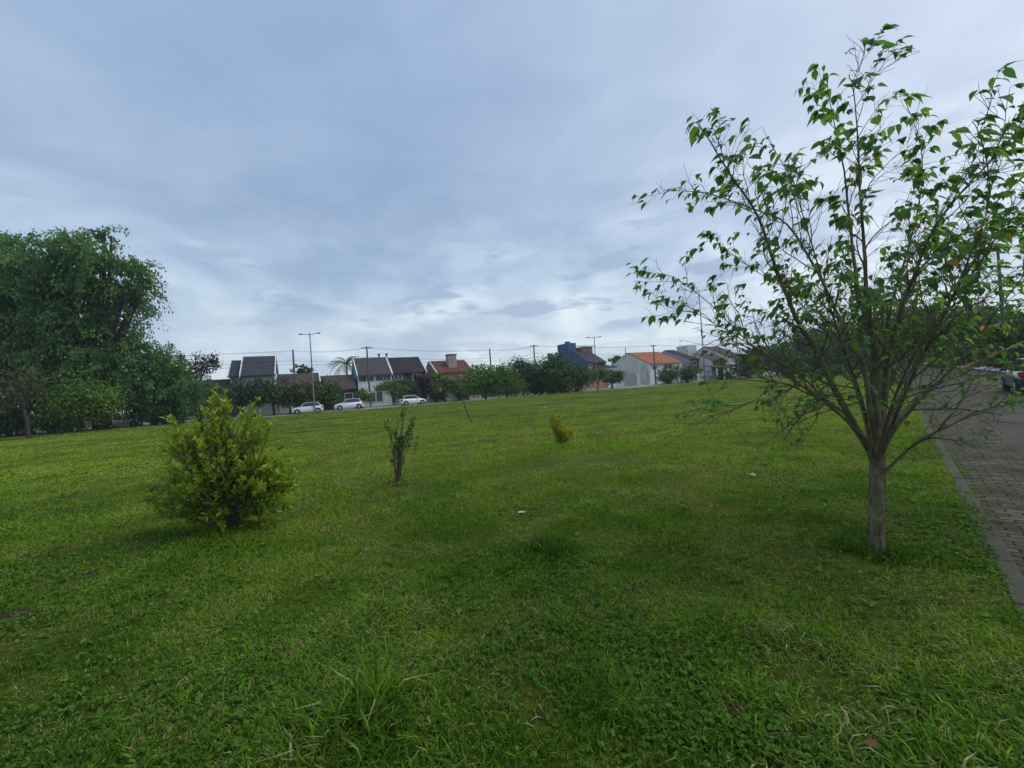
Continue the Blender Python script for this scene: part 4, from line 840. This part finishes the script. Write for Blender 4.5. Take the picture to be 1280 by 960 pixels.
# white garage-like house left of the red one's yard
house('small_house', (533, 477), (545, 476), -1, (539, 471.5), 4, 'white_wall', 'dark_roof', 'small white outbuilding with pitched roof beside the red-roofed house', trim=True, windows=[(536, 481, 541, 486)])
# blue house
rt_, P0, wd, ze, zr = house('blue_house', (735, 453.5), (757, 451.5), 0, (722, 437.5), 11, 'brick_wall', 'slate_roof', 'blue-walled two-storey house with a tall blue stair tower', gable_wall='blue_wall', windows=[(736, 455, 739.5, 459.5)], doors=[], trim=False, rx=6.5)
x0, _ = loc2(741, 455, 0, P0); x1, zt = loc2(756.5, 453.5, 0, P0); zb = loc2(748, 461.5, 0, P0)[1]
f = MB().box(x0, -.06, zb, x1, -.003, zt).build('balcony_shade_panel', M['dark_wall'], rt_)  # flat dark panel painted as the shade inside the balcony opening
MB().box(x0, -.6, zb-.15, x1+.1, -.061, zb-.02).build('balcony_slab', M['cream_wall'], rt_)
_, zt = loc2(711, 429.5, 7.5, P0)
MB().box(-.5, 6.2, 0, 1.6, 10.5, zt).build('stair_tower', M['blue_wall'], rt_); MB().box(.2, 7.6, zt, 1.1, 8.5, zt+.5).build('chimney', M['blue_wall'], rt_)
MB().box(2.4, 5.2, ze, 5.2, 8.0, zr+.55).build('dormer', M['brick_wall'], rt_); MB().prism([(4.7, zr+.56), (8.5, zr+1.0), (8.5, zr+1.12), (4.7, zr+.68)], 1.9, 5.8).build('dormer_roof', M['slate_roof'], rt_)
house('low_house', (758.5, 459.5), (771, 458.5), 3, (765, 456.2), 8, 'white_wall', 'slate_roof', 'low white house between the blue house and the orange-roofed one', trim=False, windows=[(761, 462, 766, 466)])
# white gabled house with orange roof
house('orange_roof_house', (811.5, 454.5), (852, 452.5), 0, (805, 441), 14, 'white_wall', 'orange_roof', 'weathered white gabled house with orange tile roof', gable_wall='dirty_wall', windows=[(829, 455, 840, 461.5), (815, 457, 821, 462)], doors=[(829, 466.5, 838, 476)], trim=False, oh=.5)
house('grey_gable_house', (862, 449), (873, 448.5), 1.5, (848, 437.8), 15, 'dark_wall', 'dark_roof', 'tall house with lilac-grey gable wall and dark roof', gable_wall='lilac_wall', windows=[(864, 451, 870, 457)], trim=False)
# white stepped house
rt_, P0, wd, ze, zr = house('white_house', (909, 446), (927, 444), 3, (897, 433.5), 14, 'white_wall', 'brown_roof', 'tall white stepped house with brown tile edge', gable_wall='cream_wall', windows=[(918, 447.5, 922, 453)], trim=False)
_, zt = loc2(876, 430.5, 13, P0); MB().box(-.9, 11.5, 0, 2.5, 15.5, zt).build('stair_tower', M['cream_wall'], rt_)
rt2, P2, wd2, ze2, zr2 = house('white_house', (889, 450.5), (907, 449.5), -2, (880, 443), 7.5, 'cream_wall', 'brown_roof', 'lower white wing with dark upper windows and brown roof', gable_wall='cream_wall', windows=[(890.5, 451.5, 897.5, 457.5), (898.5, 451.3, 905.5, 457.2)], doors=[], trim=False, oh=.5)
MB().prism([(-4.2, 2.7), (-.08, 3.3), (-.08, 3.42), (-4.2, 2.82)], -3.5, wd2+1.5).build('porch_roof', M['brown_roof'], rt2)
for k in range(4): MB().box(-3.3+k*2.3, -4.0, 0, -3.05+k*2.3, -3.75, 2.7).build('porch_post', M['white_paint'], rt2)
house('far_house', (930, 452), (962, 450), 4, (945, 445), 9, 'beige_wall', 'brown_roof', 'brown-roofed house behind the trees right of the white house', trim=False, windows=[(934, 456, 940, 461), (950, 455, 957, 460)])
# house at the right edge, across the road
hp = at(1300, 440, 48); root = empty('pink_house', (hp.x, hp.y+3, 0), 'pale pinkish house at the right edge above the parked car', 'house', krot+R(180))
M['pink_wall'] = wallmat('pink_wall', (.36, .29, .26)); MB().box(.5, -1, 0, 12, 7, 4.6).build('wall', M['pink_wall'], root); MB().box(.1, -1.4, 4.603, 12.4, 7.4, 4.9).build('roof_slab', M['cream_wall'], root)
MB().box(1.5, -1.05, .9, 3, -1.003, 2.2).build('window', M['glass'], root); MB().box(4.2, -1.05, 0.0, 6.5, -1.003, 2.3).build('garage_door', M['metal_grey'], root)

# fences, gates, walls
def along(name, px0, px1, py, off, label, cat):
    A = onp(px0, py, off); B = onp(px1, py, off); return empty(name, (A.x, A.y, 0), label, cat, SROT), (B-A).dot(SD), (A.z+B.z)/2
rt_, ln, h = along('metal_fence', 451, 496, 489.5, -3.9, 'pale metal fence with posts before the teal-gabled house', 'fence')
np_ = 6
for k in range(np_): MB().box(k*(ln-.12)/(np_-1), 0, .03, k*(ln-.12)/(np_-1)+.12, .12, h+.15).build('post', M['white_paint'], rt_)
MB().box(.12, .04, h-.08, ln-.12, .09, h).build('rail', M['white_paint'], rt_); MB().box(.12, .04, .25, ln-.12, .09, .33).build('rail', M['white_paint'], rt_)
b_ = MB(); x = .2
while x < ln-.2: b_.box(x, .05, .33, x+.03, .08, h-.08); x += .16
b_.build('bars', M['metal_grey'], rt_)
rt_, ln, h = along('boundary_wall', 533, 590, 491, -3.6, 'low grey wall before the red-roofed house', 'wall'); MB().box(0, 0, 0, ln, .15, 1.3).build('wall_body', M['cream_wall'], rt_); MB().box(-.02, -.03, 1.303, ln+.02, .18, 1.38).build('coping', M['concrete'], rt_)
for px0, px1, hh_, mt_, lb in [(598, 640, 2.1, 'dark_wall', 'dark wall behind the broad green tree'), (641, 700, 2.0, 'grey_wall', 'grey wall behind the dark grove'), (702, 757, 1.9, 'brick_wall', 'reddish brick wall before the blue house'), (240, 300, 2.0, 'dark_wall', 'dark wall before the grey house'), (306, 348, 1.8, 'grey_wall', 'grey wall hidden behind shrubs at the grey house'), (852, 870, 1.8, 'lilac_wall', 'lilac-grey wall before the tall grey gable'), (930, 1010, 1.7, 'white_wall', 'pale wall right of the white stepped house')]:
    rt_, ln, h = along('boundary_wall', px0, px1, 485, -1.2, lb, 'wall'); MB().box(0, 0, 0, ln, .15, hh_).build('wall_body', M[mt_], rt_); MB().box(-.02, -.03, hh_+.003, ln+.02, .18, hh_+.08).build('coping', M['concrete'], rt_)
# pale green walled garage gate
rt_, ln, h = along('garage_gate', 771, 800, 463, -3.2, 'pale green wall with a grey garage gate before the orange-roofed house', 'gate')
MB().box(0, 0, 0, ln*.28, .2, h+.35).build('side_wall', M['green_wall'], rt_); MB().box(ln*.82, 0, 0, ln, .2, h*.75).build('side_wall', M['green_wall'], rt_)
g_ = MB(); 
for k in range(9): g_.box(ln*.285, .05, .05+k*h*.088, ln*.815, .09, .05+(k+1)*h*.088-.02)
g_.build('gate_panel', M['metal_grey'], rt_)
rt_, ln, h = along('white_gate', 872, 897, 466, -4, 'white post and panel gate before the white stepped house', 'gate')
for k in range(4): MB().box(k*(ln-.3)/3, 0, 0, k*(ln-.3)/3+.3, .3, h+.1).build('post', M['white_paint'], rt_)
b_ = MB(); x = .35
while x < ln-.4: b_.box(x, .1, .1, x+.08, .16, h-.3); x += .2
b_.box(.3, .09, h-.3, ln-.3, .17, h-.2); b_.build('gate_panel', M['white_paint'], rt_)

# ------------------------------------------------------------------ poles, lamps, wires
def pole(px, top, off, label, arm=True, r=.15, name='utility_pole', cat='utility pole', mt='concrete_pole', Y=None, armw=1.6):
    p = onp(px, top, off) if Y is None else at(px, top, Y); h = p.z; root = empty(name, (p.x, p.y, 0), label, cat, SROT)
    MB().tube([(0, 0, -.2), (0, 0, h*.5), (0, 0, h)], [r*1.15, r*.95, r*.7], 10).build('pole', M[mt], root, smooth=True)
    if arm:
        a = MB().box(-armw/2, -.05, h-.32, armw/2, .05, h-.2).build('crossarm', M[mt], root)
        for x in (-armw*.45, -armw*.2, armw*.2, armw*.45): MB().tube([(x, 0, h-.2), (x, 0, h-.12), (x, 0, h-.02)], [.02, .05, .03], 6).build('insulator', M['dark_metal'], a)
    return root, h
tops = []
for px, top, lb, arm in [(366, 437, 'thin pole without arms left of the lamp post', False), (458.3, 433, 'dark utility pole before the teal-gabled house', True), (612, 436, 'plain pole rising above the broad green tree', False), (667, 431, 'utility pole with crossarm above the dark grove', True), (816.5, 431, 'utility pole with crossarm before the orange roof', True)]:
    rt_, h = pole(px, top, -3, lb, arm); tops.append((Vector(rt_.location), h))
pole(591, 456.5, 14, 'short distant pole right of the red-roofed house', True, .1); pole(781.5, 434, 10, 'thin pole behind the orange-roofed house', False, .12)
def lamp(px, top, base, Y, label, arm=1.0, r=.09):
    p = at(px, top, Y); root = empty('street_lamp', (p.x, p.y, 0), label, 'street lamp'); h = p.z
    MB().tube([(0, 0, -.2), (0, 0, h*.4), (0, 0, h)], [r*1.2, r, r*.65], 10).build('pole', M['galv'], root, smooth=True)
    MB().tube([(-arm, 0, h-.12), (-arm*.4, 0, h-.2), (0, 0, h-.25), (arm*.4, 0, h-.2), (arm, 0, h-.12)], .04, 6).build('arm', M['galv'], root, smooth=True)
    for s_ in (-1, 1):
        hd = MB().loft([[(s_*(arm-.05+q*.55), y*wd_, h-.12+z*th_) for y, z in ((-1, -.3), (-1, .6), (0, 1), (1, .6), (1, -.3), (0, -.8))] for q, wd_, th_ in ((0, .06, .05), (.3, .15, .08), (.75, .15, .08), (1, .05, .03))]).build('lamp_head', M['galv'], root)
        MB().box(min(s_*(arm+.1), s_*(arm+.35)), -.1, h-.205, max(s_*(arm+.1), s_*(arm+.35)), .1, h-.19).build('diffuser', M['lamp_glass'], hd)
lamp(387, 416, 513, 58, 'tall twin-arm street lamp by the leftmost white car'); lamp(742.5, 420.5, 487, 76, 'twin-arm street lamp right of the dark grove', .85)
lamp(873.5, 362, 478, 62, 'tall thin lamp post seen through the near tree, left one', .8, .08); lamp(919, 400, 475, 76, 'thin lamp post before the white stepped house', .7, .08)
# right road pole
rp = at(1247, 311, 41); pr, ph = pole(1247, 311, 0, 'tall utility pole across the right road behind the branches', True, .15, Y=41, armw=3.4)
def cable(pts, sag, label, r=.022):
    c = MB(); out = []
    for a, b2 in zip(pts[:-1], pts[1:]):
        for k in range(12):
            t = k/12; q = a.lerp(b2, t); out.append(Vector((q.x, q.y, q.z-sag*4*t*(1-t))))
    out.append(pts[-1]); o = c.tube([q-pts[0] for q in out], r, 5).build('power_line', M['cable'], smooth=True); o.location = pts[0]
    tag(o, label, 'power line', 'overhead lines along the far street')
L0 = tops[0][0]-SD*45; L1 = tops[-1][0]+SD*32; L2 = L1+SD*38
for dz, do, lb in [(-.15, .5, 'uppermost overhead wire along the far street'), (-.25, -.5, 'second overhead wire along the far street'), (-1.6, .1, 'lower thick cable along the far street'), (-2.1, .1, 'lowest cable along the far street')]:
    pts = [L0+Vector((0, 0, 9))]+[p+Vector((0, 0, h)) for p, h in tops]+[L1+Vector((0, 0, 9)), L2+Vector((0, 0, 9))]
    cable([p+Vector((0, 0, dz))+SD*do*.3 for p in pts], .35, lb, .013 if dz > -1 else .018)
P1 = Vector((rp.x, rp.y, ph))
for k, x in enumerate((-1.1, -.5, .5, 1.1)):
    s_ = Vector((math.cos(SROT)*x, math.sin(SROT)*x, 0)); q1 = P1+s_; q0 = q1-KD*26; q0.z = ph+.3; q2 = q1+KD*36
    cable([q0, q1+Vector((0, 0, .03)), q2], .4, ['first', 'second', 'third', 'fourth'][k]+' wire from the left on the pole across the right road', .012)

# ------------------------------------------------------------------ cars
def make_car(paint_m, label, group='cars parked along the streets', long=4.0):
    root = empty('parked_car', (0, 0, 0), label, 'car', 0, group); k = long/4.0
    def ring(x, w_, zb, zs, zt):    # closed ring around the body at station x
        return [(x, -w_*.90, zb), (x, -w_, zb+.14), (x, -w_*1.0, (zb+zs)/2+.05), (x, -w_*.96, zs), (x, -w_*.70, zt), (x, 0, zt+.03), (x, w_*.70, zt), (x, w_*.96, zs), (x, w_*1.0, (zb+zs)/2+.05), (x, w_, zb+.14), (x, w_*.90, zb)]
    st = [(-1.98, .50, .32, .50, .55), (-1.93, .66, .24, .60, .68), (-1.75, .78, .20, .68, .78), (-1.3, .84, .19, .78, .88), (-.85, .85, .19, .86, .955), (-.3, .855, .19, .88, .96), (.6, .86, .19, .90, .97), (1.3, .85, .19, .92, .99), (1.75, .80, .21, .92, 1.0), (1.93, .70, .28, .85, .97), (1.98, .60, .36, .75, .90)]
    body = MB().loft([ring(x*k, *q) for x, *q in st]).build('body', paint_m, root, smooth=True)
    def hoop(x0, w0, z0, x1, w1, z1): return [(x0, -w0, z0), (x1, -w1, z1), (x1, w1, z1), (x0, w0, z0)]
    # greenhouse of glass, roof skin and pillars
    gl = MB(); B_ = [(-1.0*k, .72, .93), (1.72*k, .70, .97)]; T_ = [(-.28*k, .57, 1.42), (1.28*k, .56, 1.43)]
    v = [(B_[0][0], -B_[0][1], B_[0][2]), (B_[1][0], -B_[1][1], B_[1][2]), (B_[1][0], B_[1][1], B_[1][2]), (B_[0][0], B_[0][1], B_[0][2]), (T_[0][0], -T_[0][1], T_[0][2]), (T_[1][0], -T_[1][1], T_[1][2]), (T_[1][0], T_[1][1], T_[1][2]), (T_[0][0], T_[0][1], T_[0][2])]
    def face(idx, nm, push):
        q = [Vector(v[i]) for i in idx]; n = (q[1]-q[0]).cross(q[2]-q[0]).normalized(); c = sum(q, Vector())/4
        if n.dot(c-Vector((.3, 0, 1.1))) < 0: n = -n
        q2 = [c+(p-c)*.93 for p in q]
        MB().add([tuple(p) for p in q2]+[tuple(p+n*push) for p in q2], [(0, 1, 2, 3), (7, 6, 5, 4), (0, 4, 5, 1), (1, 5, 6, 2), (2, 6, 7, 3), (3, 7, 4, 0)]).build(nm, M['car_glass'], root)
    MB().add(v, [(0, 3, 2, 1), (4, 5, 6, 7), (0, 1, 5, 4), (1, 2, 6, 5), (2, 3, 7, 6), (3, 0, 4, 7)]).build('cabin', paint_m, root, bevel=.03)
    face((0, 4, 7, 3), 'windshield', .012); face((1, 5, 6, 2), 'rear_window', .012); face((0, 1, 5, 4), 'side_window', .012); face((3, 2, 6, 7), 'side_window', .012)
    MB().loft([[(x*k, -w_, z), (x*k, -w_*.9, z+.035), (x*k, w_*.9, z+.035), (x*k, w_, z)] for x, w_, z in ((-.36, .55, 1.40), (-.15, .575, 1.43), (.6, .58, 1.445), (1.2, .575, 1.43), (1.5, .56, 1.38))]).build('roof', paint_m, root, smooth=False, bevel=.015)
    for s_ in (-1, 1): # b pillar, mirror
        MB().add([(.42*k, s_*.738, .95), (.50*k, s_*.738, .95), (.50*k, s_*.60, 1.41), (.42*k, s_*.60, 1.41), (.42*k, s_*.70, .95), (.50*k, s_*.70, .95), (.50*k, s_*.56, 1.41), (.42*k, s_*.56, 1.41)], [(0, 1, 2, 3), (4, 7, 6, 5), (0, 4, 5, 1), (1, 5, 6, 2), (2, 6, 7, 3), (3, 7, 4, 0)]).build('door_pillar', M['dark_metal'], root)
        MB().box(-.72*k, min(s_*.86, s_*1.0), .93, -.56*k, max(s_*.86, s_*1.0), 1.06).build('mirror', paint_m, root, bevel=.02)
        MB().add([(-1.90*k, s_*.42, .60), (-1.945*k, s_*.42, .72) if 0 else (-1.93*k, s_*.42, .70), (-1.70*k, s_*.765, .76), (-1.78*k, s_*.80, .64), (-1.80*k, s_*.42, .60), (-1.80*k, s_*.42, .70), (-1.62*k, s_*.70, .76), (-1.66*k, s_*.72, .64)], [(0, 1, 2, 3), (4, 7, 6, 5), (0, 4, 5, 1), (1, 5, 6, 2), (2, 6, 7, 3), (3, 7, 4, 0)]).build('headlight', M['lamp_glass'], root)
        MB().box(1.70*k, min(s_*.56, s_*.83), .72, 1.965*k, max(s_*.56, s_*.83), .93).build('taillight', M['tail_glass'], root, bevel=.03)
        for x in (-1.27*k, 1.25*k):
            arch = MB(); arch.tube([(x, s_*.70, .33), (x, s_*.864, .33)], .375, 20).build('wheel_arch', M['dark_metal'], root)
            wh = empty_part('wheel', root) if 0 else MB().tube([(x, s_*.66, .31), (x, s_*.88, .31)], [.31, .31], 22).build('wheel', M['rubber'], root, bevel=.02)
            MB().tube([(x, s_*.86, .31), (x, s_*.895, .31)], [.20, .185], 14).build('rim', M['rim'], wh)
    MB().box(-1.99*k, -.4, .30, -1.93*k, .4, .44).build('grille', M['dark_metal'], root)
    MB().box(1.955*k, -.25, .55, 1.995*k, .25, .66).build('number_plate', M['dark_metal'], root)
    return root
def copy_tree(o, parent=None):
    c = o.copy(); COL.objects.link(c); c.parent = parent
    for ch in list(o.children): copy_tree(ch, c)
    return c
def place(o, px, off, rz, label, z=-.11, Y=None, py=500):
    p = onp(px, py, off) if Y is None else at(px, py, Y); o.location = (p.x, p.y, z); o.rotation_euler = (0, 0, rz); o['label'] = label; return o
c1 = make_car(M['car_white'], 'white')
place(c1, 435.5, -12.0, SROT+R(2), 'white hatchback nearest the fence, nose to the left', Y=61, z=-.0)
c2 = copy_tree(c1); place(c2, 384, -12, SROT-R(2), 'white car beneath the twin-arm street lamp', Y=58.5, z=-.11)
c3 = copy_tree(c1); place(c3, 515.5, -6.5, SROT+R(180)+R(6), 'white hatchback before the joined dark-roofed houses, nose to the right')
c4 = copy_tree(c1); place(c4, 152, -12, SROT, 'white car glimpsed under the leftmost trees', Y=53)
cs = make_car(M['car_silver'], 'silver', long=4.3)
def on_road(o, s, d, rz, label):
    p = KA+KD*s+KN*d; o.location = (p.x, p.y, ZR); o.rotation_euler = (0, 0, krot+rz); o['label'] = label
def rs_for(px, d):      # distance along the road where lateral offset d shows at column px
    best = min(np.linspace(2, 120, 2400), key=lambda s: abs((lambda q: 640+F*((CR.inverted()@(q-C0)).x/-(CR.inverted()@(q-C0)).z))(KA+KD*s+KN*d+Vector((0, 0, .7)))-px)); return float(best)
on_road(cs, rs_for(1170, 5.4), 5.4, R(0), 'silver car parked across the right road behind the leaves')
cd = make_car(M['car_dark'], 'dark', long=4.2); s_ = rs_for(1284, 4.0); on_road(cd, s_-2.0, 4.0, R(180), 'dark car parked at the right edge across the road')
c5 = copy_tree(c1); on_road(c5, rs_for(1150, 5.4)+6, 5.4, 0, 'white car farther down the right road')
# small signboard across the right road
sp_ = at(1144, 440, 150); sg = empty('sign_board', (sp_.x, sp_.y, 0), 'dark board with a white edge at the far end of the right road', 'sign', SROT-R(20))
for x in (-1, 1): MB().tube([(x, 0, -.2), (x, 0, sp_.z)], .09, 8).build('post', M['galv'], sg)
MB().box(-1.5, -.2, sp_.z-1.5, 1.7, -.1, sp_.z+1.5).build('panel', M['dark_metal'], sg); MB().box(-2.1, -.22, sp_.z-1.5, -1.505, -.08, sp_.z+1.7).build('edge', M['white_paint'], sg)
# ------------------------------------------------------------------ thin air haze over the whole place
m = bpy.data.materials.new('haze'); m.use_nodes = True; nt = m.node_tree; nt.nodes.remove(nt.nodes['Principled BSDF'])
v_ = nt.nodes.new('ShaderNodeVolumePrincipled'); v_.inputs['Color'].default_value = (.80, .88, 1, 1); v_.inputs['Density'].default_value = .0004; v_.inputs['Anisotropy'].default_value = .2
nt.links.new(v_.outputs[0], nt.nodes['Material Output'].inputs['Volume'])
hz = MB().box(-400, -60, -1.2, 400, 400, 32).build('haze', m); hz['kind'] = 'stuff'; hz['label'] = 'thin damp air haze over the park and street'
